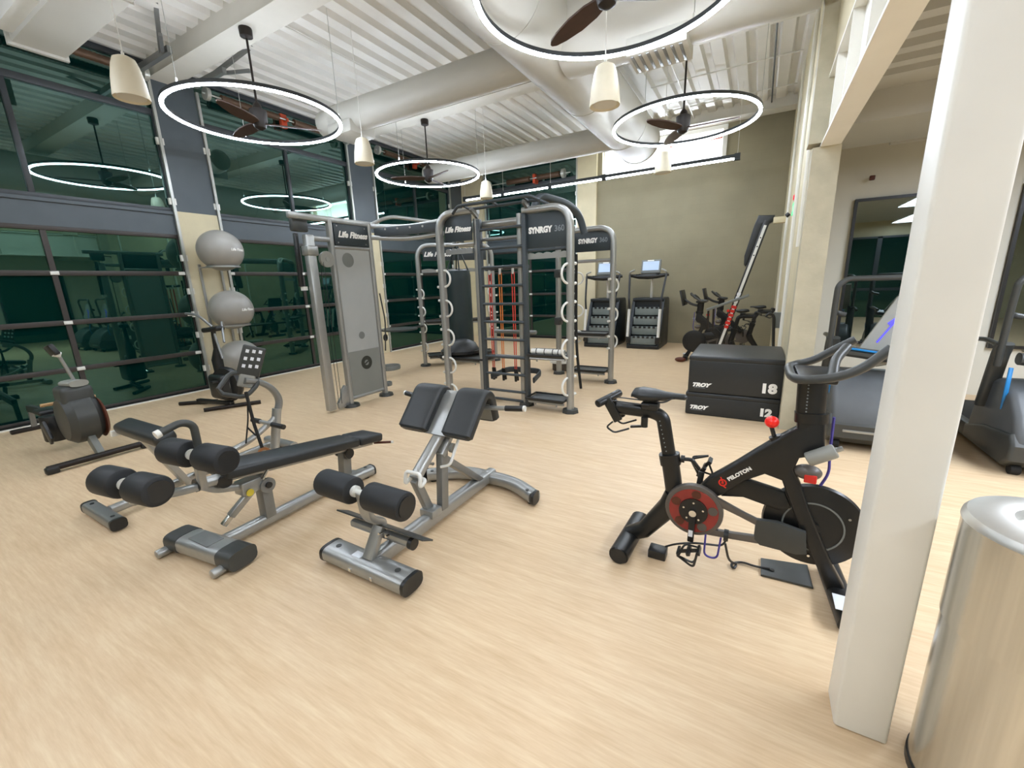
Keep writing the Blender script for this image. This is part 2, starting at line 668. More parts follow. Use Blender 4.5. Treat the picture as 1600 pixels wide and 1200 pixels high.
# doors, dark glazing and racks of the far side, seen only in reflections
for i, y in enumerate((-3.5, -.3, 2.9, 5.4)):
    d = struct_root('door_%d' % (i + 6), (8.08, y, 0))
    MB().span((8.02, y - .9, 0), (8.09, y + .9, 2.6)).build('door_panel', 'glass_low', d)
    MB().span((8.0, y - .96, 0), (8.09, y - .9, 2.66)).span((8.0, y + .9, 0), (8.09, y + .96, 2.66)).span((8.0, y - .96, 2.6), (8.09, y + .96, 2.66)).build('door_frame', 'frame', d)

for i in range(4):
    x = 1.2 + 1.7 * i
    d = struct_root('door_%d' % (i + 10), (x, -5.05, 0))
    MB().span((x - .78, -5.09, 0), (x + .78, -5.07, 2.9)).build('door_panel', 'glass_low', d)
    MB().span((x - .85, -5.1, 0), (x - .78, -5.04, 2.95)).span((x + .78, -5.1, 0), (x + .85, -5.04, 2.95)).span((x - .85, -5.1, 2.9), (x + .85, -5.04, 2.97)).span((x - .78, -5.1, 1.0), (x + .78, -5.05, 1.1)).build('door_frame', 'frame', d)
# pier, steel beam and white column on the right
mb = MB().span((.34, 5.39, 0), (.57, 5.62, 2.89))
struct('column', mb, 'pier')
struct('column', MB().span((.30, 5.40, 2.93), (.47, 5.62, 5.35)), 'pier')
struct('column', MB().span((.40, 1.69, 0), (.56, 1.85, 2.89), .012, 3), 'white_steel')
bm_ = MB().span((.40, -5.1, 2.89), (.56, 5.62, 2.915)).span((.472, -5.1, 2.915), (.488, 5.62, 3.48)).span((.40, -5.1, 3.48), (.56, 5.62, 3.505))
bm_.span((.40, 5.40, 2.86), (.56, 5.62, 2.89))
beam_r = struct('beam', bm_, 'white_steel')
for i, y in enumerate((-.6, .6, 1.77, 2.6, 3.4, 4.2, 4.9)):
    MB().span((.405, y - .008, 2.915), (.472, y + .008, 3.48)).build('stiffener', 'white_steel', beam_r)
for i, (x, y, z0, z1, r) in enumerate(((.345, 5.9, 2.0, 5.2, .022), (.345, 7.2, 0, 5.2, .03), (.345, 9.6, 0, 5.2, .025))):
    tag(MB().cyl((x, y, z0), (x, y, z1), r, n=10).build('conduit', 'white_steel'),
        ['pale conduit on right wall close behind the rough pier', 'pale pipe down right wall beside the exit sign', 'pale pipe down right wall nearest the back corner'][i], 'conduit', 'pipes on the right wall')

# cross beams under the deck
for y0, y1, z0 in ((3.72, 4.02, 5.0), (7.22, 7.52, 5.0), (-.1, .2, 5.0), (11.3, 11.6, 5.08)):
    struct('beam', MB().span((WX, y0, z0), (.36, y1, CEIL + .07)).span((WX, y0 - .03, z0 - .012), (.36, y1 + .03, z0)), 'joist')

# window wall: concrete columns with a slate upper half
COLS = ((3.72, 4.33), (7.42, 8.10), (-.2, .45), (11.2, 12.0))
for y0, y1 in COLS:
    struct('column', MB().span((WX - .3, y0, 0), (WX + .06, y1, 3.05)), 'cream')
    struct('column', MB().span((WX - .3, y0, 3.05), (WX + .05, y1, 5.35)), 'slate')
struct('column', MB().span((-4.6, 11.85, 0), (-4.05, 12.2, 5.12)), 'cream')
struct('column', MB().span((-8.6, 11.80, 0), (-7.72, 12.2, 5.12)), 'cream')


def bay(i, a, b, ax, o, full=True, seed=0):
    """one glazed bay: fixed upper window, header, sectional glass door. a..b run along ax from o; n is towards the room"""
    ax = V(ax)
    o = V(o)
    n = V((1, 0, 0)) if abs(ax.y) > .5 else V((0, -1, 0))

    def P(t, d, z):
        return o + ax * t + n * d + V((0, 0, z))

    def sp(mb, t0, t1, d0, d1, z0, z1, bev=0.0):
        p, q = P(t0, d0, z0), P(t1, d1, z1)
        return mb.span((min(p.x, q.x), min(p.y, q.y), z0), (max(p.x, q.x), max(p.y, q.y), z1), bev)

    mid = (a + b) / 2
    wdw = struct_root('window_%d' % i, P(mid, 0, 3.05))
    for (t0, t1) in ((a, mid), (mid, b)):
        sp(MB(), t0, t1, -.03, -.015, 3.05, 4.5).build('pane', 'glass', wdw)
        sp(MB(), t0, t1, -.03, -.015, 4.55, 5.22).build('pane', 'glass', wdw)
    for z0, z1 in ((3.04, 3.10), (4.47, 4.56), (5.16, 5.24)):
        sp(MB(), a, b, -.05, .03, z0, z1, .004).build('window_rail', 'frame', wdw)
    for t in (a + .03, mid, b - .03):
        sp(MB(), t - .03, t + .03, -.05, .025, 3.1, 4.47, .004).build('mullion', 'frame', wdw)
    struct('trim_%d' % (i + 10), sp(sp(MB(), a, b, -.08, .02, 2.68, 3.04), a, b, -.08, .05, 2.995, 3.04), 'slate')
    door = struct_root('door_%d' % i, P(mid, 0, 0))
    rails = ((.0, .08), (.655, .725), (1.325, 1.395), (2.015, 2.085), (2.62, 2.69))
    for (z0, z1) in rails:
        sp(MB(), a, b, -.05, .015, z0, z1, .004).build('door_rail', 'doorframe', door)
    zs = [(rails[k][1], rails[k + 1][0]) for k in range(4)]
    for (z0, z1) in zs:
        for t in (a + .03, mid, b - .03):
            sp(MB(), t - .03, t + .03, -.05, .01, z0, z1).build('door_stile', 'doorframe', door)
        for (t0, t1) in ((a + .06, mid - .03), (mid + .03, b - .06)):
            sp(MB(), t0, t1, -.03, -.015, z0, z1).build('pane', 'glass_low', door)
    sp(MB(), a, b, -.02, .03, 0, .05).build('bottom_seal', 'seal', door)
    if full:
        for k in (1, 2, 3):
            z = rails[k][0] + .035
            for t in (mid, a + .1, b - .1):
                sp(MB(), t - .045, t + .045, .012, .035, z - .025, z + .025, .006).build('hinge', 'white_metal', door)
        for t in (a + .03, b - .03):
            sp(MB(), t - .02, t + .02, .04, .085, 0, 5.0).build('door_track', 'galv', door)
            for z in (.4, 1.0, 1.36, 1.75, 2.3, 3.2, 4.1):
                sp(MB(), t - .05, t + .05, .015, .06, z - .05, z + .05).build('track_bracket', 'white_metal', door)
    return door


BAYS = ((1, .45, 3.72), (2, 4.33, 7.42), (3, 8.10, 11.2), (4, -3.4, -.2))
for i, a, b in BAYS:
    bay(i, a, b, (0, 1, 0), (WX, 0, 0), full=i < 4)
bay(5, -7.72, -4.6, (1, 0, 0), (0, 11.95, 0))
struct('baseboard_left', MB().span((WX + .03, -3.4, 0), (WX + .05, 11.8, .02)), 'white_metal')

# torsion springs over the doors
for i, (a, b) in enumerate(((.45, 3.72), (4.33, 7.42), (8.10, 11.2))):
    lab = ['brown torsion spring shaft over the leftmost glass door', 'brown torsion spring shaft over the middle glass door beyond the ball rack', 'brown torsion spring shaft over the left wall glass door nearest the back'][i]
    z = 4.98
    s = thing('torsion_spring', lab, 'door spring', (WX + .2, (a + b) / 2, z), group='door torsion springs')
    MB().cyl((WX + .2, a + .05, z), (WX + .2, b - .05, z), .014, n=8).build('shaft', 'galv', s)
    m_ = (a + b) / 2
    for y0, y1 in ((a + .35, m_ - .15), (m_ + .15, b - .35)):
        pr = []
        k = int((y1 - y0) / .05)
        for j in range(k + 1):
            pr += [(.062, j * .05), (.055, j * .05 + .025)]
        MB().lathe(pr, (WX + .2, y0, z), (0, 1, 0), 14).build('spring', 'springbrown', s)
    for y in (a + .12, b - .12):
        MB().cyl((WX + .2, y - .03, z), (WX + .2, y + .03, z), .1, n=18).build('cable_drum', 'galv', s)
    MB().span((WX + .05, m_ - .06, z - .12), (WX + .12, m_ + .06, z + .12)).span((WX + .12, m_ - .02, z - .03), (WX + .24, m_ + .02, z + .03)).build('bracket', 'orange', s)
s = thing('torsion_spring', 'brown torsion spring shaft over the glass door in the back wall', 'door spring', (-6.1, 11.7, 4.62), group='door torsion springs')
MB().cyl((-7.6, 11.7, 4.62), (-4.75, 11.7, 4.62), .014, n=8).build('shaft', 'galv', s)
for x0, x1 in ((-6.75, -6.0), (-5.75, -5.05)):
    MB().cyl((x0, 11.7, 4.62), (x1, 11.7, 4.62), .075, n=14, bevel=.01).build('spring', 'springbrown', s)
for x in (-7.4, -4.95):
    MB().cyl((x - .04, 11.7, 4.62), (x + .04, 11.7, 4.62), .12, n=16).build('cable_drum', 'galv', s)
MB().span((-5.92, 11.72, 4.5), (-5.84, 11.95, 4.74)).build('bracket', 'orange', s)

# kicker braces at the first beam
for i, (y, zz) in enumerate(((3.5, 5.0), (4.2, 5.0))):
    b_ = thing('angle_brace', ['grey steel angle brace before the nearest ceiling beam at the windows', 'grey steel angle brace behind the nearest ceiling beam at the windows'][i], 'brace', (-7.6, y, 4.9))
    s_ = -1 if i == 0 else 1
    MB().bar((-7.55, y, 5.0), (-6.9, y + .25 * s_, 5.3), .05, .05).build('strut', 'silver_d', b_)
    MB().bar((-8.2, y, 4.98), (-7.3, y, 4.98), .06, .08).build('rail', 'silver_d', b_)
    MB().bar((-7.0, y + .22 * s_, 4.98), (-7.5, y, 4.98), .04, .04).build('strut', 'silver_d', b_)

# ducts: one joined run
d = thing('air_duct', 'white round duct run with branches under the roof deck', 'duct', (-2.44, 5, 4.5))
MB().cyl((-2.44, -5.0, 4.5), (-2.44, 9.7, 4.5), .427, n=40).build('main_duct', 'duct', d)
MB().cyl((-2.44, 9.7, 4.5), (-2.44, 9.76, 4.5), .44, n=40, bevel=.02).build('end_cap', 'duct', d)
for y in (2.2, 4.3, 6.6, 8.6):
    MB().cyl((-2.44, y - .02, 4.5), (-2.44, y + .02, 4.5), .433, n=40).build('seam', 'duct', d)
br = MB().cyl((-2.2, 5.30, 4.5), (.27, 5.30, 4.5), .435, n=40).build('branch_duct', 'duct', d)
g_ = MB().span((-1.42, 5.05, 3.98), (-.83, 5.5, 4.15)).build('grille_box', 'duct', d)
for k in range(7):
    MB().bar((-1.37 + k * .08, 5.08, 3.976), (-1.37 + k * .08, 5.46, 3.976), .03, .012, bevel=.002).build('grille_slat', 'silver_d', g_)
    MB().bar((-1.37 + k * .08, 5.502, 4.0), (-1.37 + k * .08, 5.502, 4.13), .03, .012, (0, 1, 0)).build('grille_slat', 'silver_d', g_)
br = MB().cyl((-2.7, 5.54, 4.5), (-6.5, 5.54, 4.5), .235, n=32).build('branch_duct', 'duct', d)
MB().cyl((-6.5, 5.54, 4.5), (-6.85, 5.54, 4.5), .235, .21, n=32, bevel=.03).build('end_cap', 'duct', br)
MB().span((-6.5, 5.30, 4.20), (-5.95, 5.82, 4.38), .01).build('register_box', 'duct', br)
br = MB().cyl((-2.7, 9.2, 4.5), (-7.4, 9.2, 4.5), .235, n=32).build('branch_duct', 'duct', d)
MB().cyl((-7.4, 9.2, 4.5), (-7.7, 9.2, 4.5), .235, .21, n=32, bevel=.03).build('end_cap', 'duct', br)
br = MB().span((-7.45, 1.98, 4.5), (-2.44, 2.42, 4.88)).build('square_branch', 'duct', d)
MB().span((-7.5, 1.95, 4.47), (-7.45, 2.45, 4.91)).build('flange', 'duct', br)
for x in (-5.6, -3.6):
    MB().span((x - .02, 1.965, 4.485), (x + .02, 2.435, 4.895)).build('seam', 'duct', br)
MB().span((-7.35, 1.85, 4.55), (-6.4, 1.98, 4.85)).build('lit_side_panel', 'white_metal', br)  # added white panel standing in for the lamplit side of the duct

# small conduits on the deck
cd = ((-5.9, 4.02, -5.9, 7.2, 5.2), (-3.6, 4.02, -3.6, 7.2, 5.2), (-1.6, 7.52, -1.6, 11.9, 5.2), (-.1, 7.52, -.1, 11.9, 5.2))
for i, (x0, y0, x1, y1, z) in enumerate(cd):
    tag(MB().cyl((x0, y0, z), (x1, y1, z), .013, n=8).build('conduit', ['white_metal', 'white_metal', 'white_metal', 'frame'][i]),
        ['thin white conduit along the deck near the windows', 'thin white conduit along the deck left of the widest duct', 'thin white conduit along the deck over the right far ring light', 'dark thin conduit along the deck by the right wall'][i], 'conduit', 'conduits under the deck')
for i, (xa, xb, y) in enumerate(((-2.1, .3, 9.2), (-2.1, .3, 10.6))):
    tag(MB().cyl((xa, y, 5.22), (xb, y, 5.22), .012, n=8).build('conduit', 'white_metal'), ['white cross conduit under the deck at right, nearer one', 'white cross conduit under the deck at right, by the back wall'][i], 'conduit', 'conduits under the deck')

# hidden lamp added to brighten the niche
n_ = thing('niche_fill_lamp', 'hidden strip lamp added to light the niche high in the back wall', 'lamp', (-2.4, 12.35, 4.42))
MB().span((-3.85, 12.3, 4.424), (-1.0, 12.4, 4.46)).build('lamp_base', 'white_metal', n_)
MB().span((-3.85, 12.31, 4.46), (-1.0, 12.39, 4.49)).build('diffuser', 'ledline', n_)

# ring fans
def ring_fan(x, y, z, rad, label, top, blade_rot, cabs=(40, 160, 280), upm='ledup'):
    t = thing('ring_light_fan', label, 'ring light', (x, y, z), group='ring light ceiling fans')
    w_, h_ = .044, .07
    hs = MB().ring((x, y, z), rad, [(-w_ / 2, -h_ / 2 + .018), (w_ / 2, -h_ / 2 + .018), (w_ / 2, h_ / 2 - .012), (-w_ / 2, h_ / 2 - .012)], 96).build('ring_housing', 'frame', t)
    MB().ring((x, y, z), rad, [(-w_ / 2 + .002, -h_ / 2), (w_ / 2 - .002, -h_ / 2), (w_ / 2 - .002, -h_ / 2 + .017), (-w_ / 2 + .002, -h_ / 2 + .017)], 96).build('led_strip', 'ledwhite', t)
    MB().ring((x, y, z), rad, [(-w_ / 2 + .008, h_ / 2 - .0125), (w_ / 2 - .008, h_ / 2 - .0125), (w_ / 2 - .008, h_ / 2 - .0105), (-w_ / 2 + .008, h_ / 2 - .0105)], 96).build('led_strip', upm, t)
    for ca in cabs:
        a = R(ca)
        px, py = x + rad * math.cos(a), y + rad * math.sin(a)
        MB().cyl((px, py, z + .03), (px, py, CEIL + .02), .004, n=6).build('cable', 'galv', t)
        MB().cyl((px, py, z + .03), (px, py, z + .07), .012, n=8).build('cable_clamp', 'white_metal', t)
    MB().cyl((x, y, z + .12), (x, y, top - .1), .014, n=10).build('downrod', 'bronze', t)
    MB().lathe([(.03, 0), (.075, .02), (.08, .1), (.075, .12)], (x, y, top - .12), (0, 0, 1), 16).build('canopy', 'bronze', t)
    mo = MB().lathe([(.02, -.16), (.07, -.13), (.1, -.05), (.105, .08), (.06, .1), (.045, .15), (.02, .18)], (x, y, z + .0), (0, 0, 1), 24).build('motor', 'bronze', t)
    for k in range(3):
        a = R(blade_rot + 120 * k)
        d_ = V((math.cos(a), math.sin(a), 0))
        s_ = V((-math.sin(a), math.cos(a), 0))
        mb = MB()
        prof = [(.06, .05), (.2, .075), (.4, .08), (.6, .06), (.72, .035), (.76, .01)]
        rows = []
        for r_, hw in prof:
            c_ = V((x, y, z - .08)) + d_ * r_
            tw = R(14)
            sd = s_ * math.cos(tw) + V((0, 0, 1)) * math.sin(tw)
            nn = V((0, 0, .008))
            rows.append([mb.bm.verts.new(c_ - sd * hw - nn), mb.bm.verts.new(c_ + sd * hw - nn), mb.bm.verts.new(c_ + sd * hw + nn), mb.bm.verts.new(c_ - sd * hw + nn)])
        for a_, b_ in zip(rows, rows[1:]):
            for j in range(4):
                mb._face([a_[j], a_[(j + 1) % 4], b_[(j + 1) % 4], b_[j]])
        mb._face(rows[0][::-1])
        mb._face(rows[-1])
        mb.build('blade', 'bladewood', t)
    return t


ring_fan(-5.99, 3.80, 3.97, 1.02, 'white ring light with dark fan, hanging nearest the leftmost glass door', 4.99, 55)
ring_fan(-6.17, 7.42, 3.97, 1.04, 'smallest-looking white ring light with fan, farthest back by the windows', 4.99, 100)
ring_fan(-1.2, 7.42, 3.97, 1.01, 'white ring light with dark three-blade fan, before the beige back wall', 4.99, 0, (0, 100, 250), 'ledlow')
ring_fan(-1.25, 3.85, 3.97, 1.05, 'largest-looking white ring light, cut off by the top of the photo', 4.99, 150, (10, 60, 265), 'ledlow')
ring_fan(-6.1, .05, 3.97, 1.02, 'added white ring light with fan, unseen behind the camera by the windows', 4.99, 30)  # unseen pair of rings added for floor light and window reflections
ring_fan(-1.25, .05, 3.97, 1.02, 'added white ring light with fan, unseen above and behind the camera', 4.99, 80, (10, 95, 265))

# pendants
for i, (x, y, pz, ct) in enumerate(((-5.26, 2.12, 3.5, 4.478), (-5.24, 4.86, 3.5, CEIL), (-1.41, 4.33, 3.3, CEIL), (-1.63, 8.28, 3.5, CEIL), (-5.24, 8.17, 3.5, CEIL))):
    lab = ['cream cone pendant hanging nearest the leftmost glass door', 'cream cone pendant beside the middle column of the window wall', 'cream cone pendant below the widest duct, under the large near ring light', 'cream cone pendant in front of the long linear lamp at back right', 'cream cone pendant smallest and farthest, above the bag rig'][i]
    t = thing('pendant', lab, 'pendant', (x, y, pz), group='cream cone pendants')
    MB().lathe([(.115, .02), (.14, .0), (.142, .012), (.128, .15), (.105, .27), (.085, .325), (.05, .345), (.012, .35)], (x, y, pz), (0, 0, 1), 28).build('shade', 'shade', t)
    MB().cyl((x, y, pz + .012), (x, y, pz + .022), .112, n=24).build('grille', 'joist', t)
    MB().cyl((x, y, pz + .34), (x, y, ct + .02), .005, n=6).build('cord', 'white_metal', t)
    MB().cyl((x, y, pz + .34), (x, y, pz + .38), .014, n=8).build('cord_grip', 'white_metal', t)

# linear lamp before the back wall
t = thing('linear_lamp', 'long slim dark linear lamp with lit white tubes before back wall', 'lamp', (-3.6, 10, 3.93))
xs = [-.58, -1.91, -3.24, -4.57, -5.9, -7.1]
MB().span((-7.1, 9.965, 3.945), (-.56, 10.035, 4.01)).build('housing', 'frame', t)
for a, b in zip(xs[1:], xs):
    MB().cyl((a + .05, 10, 3.935), (b - .05, 10, 3.935), .021, n=12).build('lamp_tube', 'ledline', t)
for a in xs:
    MB().span((a - .05, 9.955, 3.90), (a + .05, 10.045, 4.02)).build('joint', 'frame', t)
    MB().cyl((a, 10, 4.02), (a, 10, CEIL + .03), .004, n=6).build('cord', 'white_metal', t)

# exit sign, alarm and small wall hardware
t = thing('exit_sign', 'green lit exit sign seen edge-on on the right wall', 'sign', (.30, 7.5, 2.6))
MB().span((.33, 7.36, 2.52), (.36, 7.66, 2.68)).build('sign_box', 'white_metal', t)
MB().span((.322, 7.355, 2.525), (.33, 7.665, 2.675)).build('lit_face', 'green', t)
lettering('EXIT', .11, t, (.321, 7.51, 2.60), (0, -1, 0), (0, 0, 1), 'white_ink')
t = thing('alarm_strobe', 'small red alarm box above the green exit sign', 'alarm', (.33, 7.5, 2.72))
MB().span((.325, 7.44, 2.70), (.36, 7.56, 2.80), .006).build('box', 'red', t)
MB().span((.312, 7.47, 2.72), (.326, 7.53, 2.78), .004).build('lens', 'redled', t)
t = thing('wall_bracket', 'small black hooked bracket with grey box on the right wall', 'wall bracket', (.33, 8.2, .9))
MB().span((.26, 8.15, .85), (.36, 8.3, 1.1)).build('box', 'plastic_m', t)
MB().tube(bend([(.3, 8.12, .55), (.26, 8.12, 1.05), (.2, 8.1, 1.1), (.15, 8.1, 1.05)], .05), .022, 8).build('hook', 'plastic', t)

# mirrors in the side bay
for i, (x0, x1) in enumerate(((1.08, 2.4), (2.72, 4.1))):
    t = thing('wall_mirror', ['tall dark-framed mirror behind the treadmill left of the white column', 'tall dark-framed mirror seen right of the white column'][i], 'mirror', ((x0 + x1) / 2, 7.98, .66))
    MB().span((x0 + .03, 7.955, .69), (x1 - .03, 7.97, 2.67)).build('mirror_glass', 'mirror', t)
    for a, b in (((x0, .66), (x0 + .035, 2.7)), ((x1 - .035, .66), (x1, 2.7)), ((x0 + .035, .66), (x1 - .035, .7)), ((x0 + .035, 2.66), (x1 - .035, 2.7))):
        MB().span((a[0], 7.94, a[1]), (b[0], 8.0, b[1])).build('mirror_frame', 'plastic', t)
    MB().span(((x0 + x1) / 2 - .35, 7.92, .62), ((x0 + x1) / 2 - .15, 8.0, .67)).build('clip', 'galv', t)

t = thing('sprinkler', 'small brown sprinkler head on the wall above the left mirror', 'sprinkler', (1.22, 7.95, 2.95))
MB().cyl((1.22, 8.0, 2.95), (1.22, 7.9, 2.95), .012, n=8).build('pipe', 'bronze', t)
MB().span((1.19, 7.87, 2.92), (1.25, 7.91, 2.98), .008).build('head', 'brown', t)
for i, (z, x0, x1) in enumerate(((3.40, .6, 5.0), (3.30, 1.3, 5.0))):
    tag(MB().cyl((x0, 7.75 - .15 * i, z), (x1, 7.75 - .15 * i, z), .03, n=10).build('pipe', 'duct'), ['upper pale pipe under the low ceiling above the mirrors', 'lower pale pipe under the low ceiling above the mirrors'][i], 'pipe')
t = thing('ceiling_box', 'small pale box fixed under the low ceiling above left mirror', 'junction box', (1.0, 7.4, 3.45))
MB().span((.85, 7.3, 3.40), (1.2, 7.55, 3.5), .01).build('box', 'silver_d', t)
MB().span((.9, 7.35, 3.385), (1.15, 7.5, 3.40), .005).build('cover', 'plastic_l', t)
# steel bin
t = thing('trash_bin', 'brushed steel round bin cut off at lower right by column', 'bin', (.805, 1.655, 0))
BX = .814
MB().cyl((BX, 1.655, .03), (BX, 1.655, .62), .205, n=64).build('body', 'alu', t)
MB().cyl((BX, 1.655, .62), (BX, 1.655, .965), .209, n=64).build('upper_sleeve', 'alu', t)
MB().cyl((BX, 1.655, 0), (BX, 1.655, .03), .21, n=40).build('base_ring', 'plastic', t)
MB().ring((BX, 1.655, .96), .168, [(-.07, .018), (-.062, .03), (-.05, .034), (.01, .030), (.033, .024), (.042, .012), (.044, .0), (-.07, .0)], 64).build('lid', 'satin', t)
MB().cyl((BX, 1.655, .80), (BX, 1.655, .81), .17, n=32).build('inner_liner', 'plastic_l', t)

# ================================================================== EQUIPMENT
# ---- back extension bench (nearest, centre)
t = thing('back_extension_bench', 'silver back extension bench with two black hip pads, nearest to the camera', 'exercise bench', (-1.9, 2.0, 0))
X0 = -1.9
ft = MB().sweep([(-2.24, 1.47, .065), (-1.57, 1.47, .065)], oval(.16, .10, 20, 3.2), (0, 0, 1)).build('front_foot', 'silver', t)
for x in (-2.25, -1.56):
    MB().sweep([(x - .012, 1.47, .065), (x + .012, 1.47, .065)], oval(.164, .104, 20, 3.2), (0, 0, 1)).build('end_cap', 'plastic', ft)
for x in (-2.17, -1.66):
    MB().cyl((x, 1.47, .112), (x, 1.47, .117), .018, n=14).build('bolt_cap', 'plastic_g', ft)
for x in (-1.98, -1.80):
    MB().cyl((x, 1.385, .06), (x, 1.395, .06), .012, n=10).build('bolt', 'chrome', ft)
MB().span((-2.02, 1.44, .113), (-1.95, 1.49, .116)).build('label', 'white_matte', ft)
for x in (-2.2, -1.62):
    MB().cyl((x, 1.47, 0), (x, 1.47, .02), .03, n=12).build('rubber_foot', 'rubber', ft)
MB().sweep([(X0, 1.5, .075), (X0, 2.86, .075)], oval(.085, .10, 16, 4), (0, 0, 1)).build('main_rail', 'silver', t)
rf = MB().sweep(bend([(-2.42, 2.60, .065), (-2.15, 2.80, .065), (-1.65, 2.80, .065), (-1.38, 2.66, .065)], .25, 8), oval(.11, .10, 18, 3), (0, 0, 1)).build('rear_foot', 'silver', t)
for x, y in ((-2.428, 2.594), (-1.372, 2.656)):
    MB().sweep([(x - .012, y, .065), (x + .012, y, .065)], oval(.114, .104, 18, 3), (0, 0, 1)).build('end_cap', 'plastic', rf)
    MB().cyl((x + (.07 if x < -2 else -.07), y, .114), (x + (.07 if x < -2 else -.07), y, .119), .014, n=12).build('bolt_cap', 'plastic_g', rf)
MB().cyl((-2.38, 2.63, 0), (-2.38, 2.63, .02), .03, n=12).cyl((-1.42, 2.68, 0), (-1.42, 2.68, .02), .03, n=12).build('rubber_foot', 'rubber', rf)
MB().sweep(bend([(X0, 1.47, .11), (X0, 1.56, .25), (X0, 1.60, .30), (X0, 1.50, .36), (X0, 1.48, .545)], .06, 6), oval(.05, .085, 14, 3.5), (1, 0, 0)).build('roller_arm', 'silver', t)
MB().cyl((-2.24, 1.48, .54), (-1.56, 1.48, .54), .018, n=12).build('roller_axle', 'white_metal', t)
for a, b in ((-2.24, -1.965), (-1.835, -1.55)):
    r_ = MB().cyl((a, 1.48, .54), (b, 1.48, .54), .082, n=28, bevel=.014).build('foam_roller', 'foam', t)
    e_ = b if b > -1.7 else a
    s_ = 1 if b > -1.7 else -1
    MB().cyl((e_, 1.48, .54), (e_ + .006 * s_, 1.48, .54), .06, n=24).build('roller_cap', 'plastic', r_)
for x in (-1.965, -1.835):
    s_ = 1 if x < -1.9 else -1
    MB().cyl((x, 1.48, .54), (x + .02 * s_, 1.48, .54), .034, n=16).build('roller_collar', 'white_metal', t)
pl = MB().bar((-2.27, 1.60, .27), (-1.53, 1.60, .27), .10, .010, (0, .58, 1), .003).build('foot_plate', 'plastic_g', t)
br = MB().sweep([(-2.15, 1.585, .225), (-1.65, 1.585, .225)], oval(.05, .05, 12, 3), (0, 0, 1)).build('plate_bracket', 'silver', t)
MB().cyl((-1.655, 1.585, .225), (-1.625, 1.585, .225), .036, n=16).build('bracket_knob', 'plastic', br)
for x in (-1.86, -1.80):
    MB().cyl((x, 1.555, .25), (x, 1.53, .255), .008, n=8).build('bolt', 'chrome', br)
MB().sweep([(X0, 1.72, .1), (X0, 1.58, .22)], oval(.05, .05, 10, 3), (1, 0, 0)).build('strut', 'silver', t)
# post, brace and slanted mast
MB().bar((X0 + .02, 2.15, .10), (X0 + .02, 2.19, .545), .055, .075, (0, 1, 0), .006).build('post', 'silver_d', t)
MB().bar((X0, 2.22, .47), (X0, 2.66, .10), .05, .075, (1, 0, 0), .006).build('brace', 'silver_d', t)
MB().sweep([(X0 - .015, 1.93, .43), (X0 - .015, 2.27, .69)], oval(.055, .085, 14, 4), (1, 0, 0)).build('mast', 'silver', t)
MB().bar((X0 + .03, 2.16, .52), (X0 + .03, 2.42, .78), .04, .06, (1, 0, 0), .005).build('height_tube', 'silver', t)
MB().bar((X0 - .02, 1.935, .42), (X0 - .02, 2.05, .13), .06, .05, (1, 0, 0), .006).build('link_plate', 'silver_d', t)
MB().span((X0 - .06, 1.99, .10), (X0 + .06, 2.10, .16), .01).build('pivot_block', 'silver', t)
MB().tube(bend([(X0 - .06, 1.95, .43), (X0 - .06, 1.88, .40), (X0 - .06, 1.90, .49), (X0 + .07, 1.90, .49), (X0 + .07, 1.88, .40), (X0 + .07, 1.95, .43), (X0 - .05, 1.95, .43)], .03, 5), .013, 10).build('latch_loop', 'white_metal', t)
MB().tube(bend([(X0 - .06, 2.24, .63), (X0 - .06, 2.12, .46), (X0 - .01, 2.12, .46)], .03, 5), .011, 8).build('latch_handle', 'silver', t)
MB().tube(bend([(X0 + .11, 2.35, .72), (X0 + .11, 2.16, .46), (X0 + .04, 2.14, .44)], .03, 5), .011, 8).build('latch_handle', 'white_metal', t)
MB().cyl((X0 + .055, 2.25, .55), (X0 + .085, 2.25, .55), .035, n=16).build('adjust_knob', 'plastic_l', t)
MB().bar((X0, 2.18, .66), (X0, 2.44, .925), .30, .012, (0, -1, 1), .004).build('pad_plate', 'silver', t)
prof = bend([(2.165, .675), (2.18, .692), (2.20, .715), (2.395, .938), (2.47, .915), (2.52, .73), (2.525, .71)], .08, 7)
for a, b in ((-2.255, -1.995), (-1.85, -1.60)):
    mb = MB()
    path = [V(((a + b) / 2, q[0], q[1])) for q in prof]
    n_ = len(path)
    sc_ = [1.0] * n_
    sc_[0], sc_[1], sc_[-1], sc_[-2] = .82, .93, .82, .93
    mb.sweep(path, [(y, x) for x, y in oval(b - a, .074, 24, 5)], (1, 0, 0), scales=sc_)
    pad = mb.build('hip_pad', 'vinyl', t, 50)
    MB().bar(((a + b) / 2, 2.455, .85), ((a + b) / 2, 2.485, .72), b - a - .05, .012, (0, 1, .3)).build('pad_backing', 'plastic_l', pad)
for x, nm in ((-1.60, 'r'), (-2.24, 'l')):
    s_ = 1 if x > -2 else -1
    h_ = MB().tube([(x - .1 * s_, 2.44, .82), (x + .10 * s_, 2.47, .83)], .017, 10).build('handle_bar', 'silver', t)
    MB().cyl((x + .10 * s_, 2.47, .83), (x + .235 * s_, 2.49, .838), .021, n=14).build('grip', 'plastic', h_)
    MB().cyl((x + .235 * s_, 2.49, .838), (x + .25 * s_, 2.492, .839), .022, n=14).build('grip_end', 'white_metal', h_)

# ---- decline bench (local: +y runs to the rear)
t = thing('decline_bench', 'silver decline bench with long black pad and two pairs of rollers', 'exercise bench', (-3.0, 1.1, 0), R(2), local=True)


def fb(mb, name, m, parent=None, sharp=35):
    return mb.build(name, m, parent or t, sharp)


def skew(x, y):
    return y + .09 * x


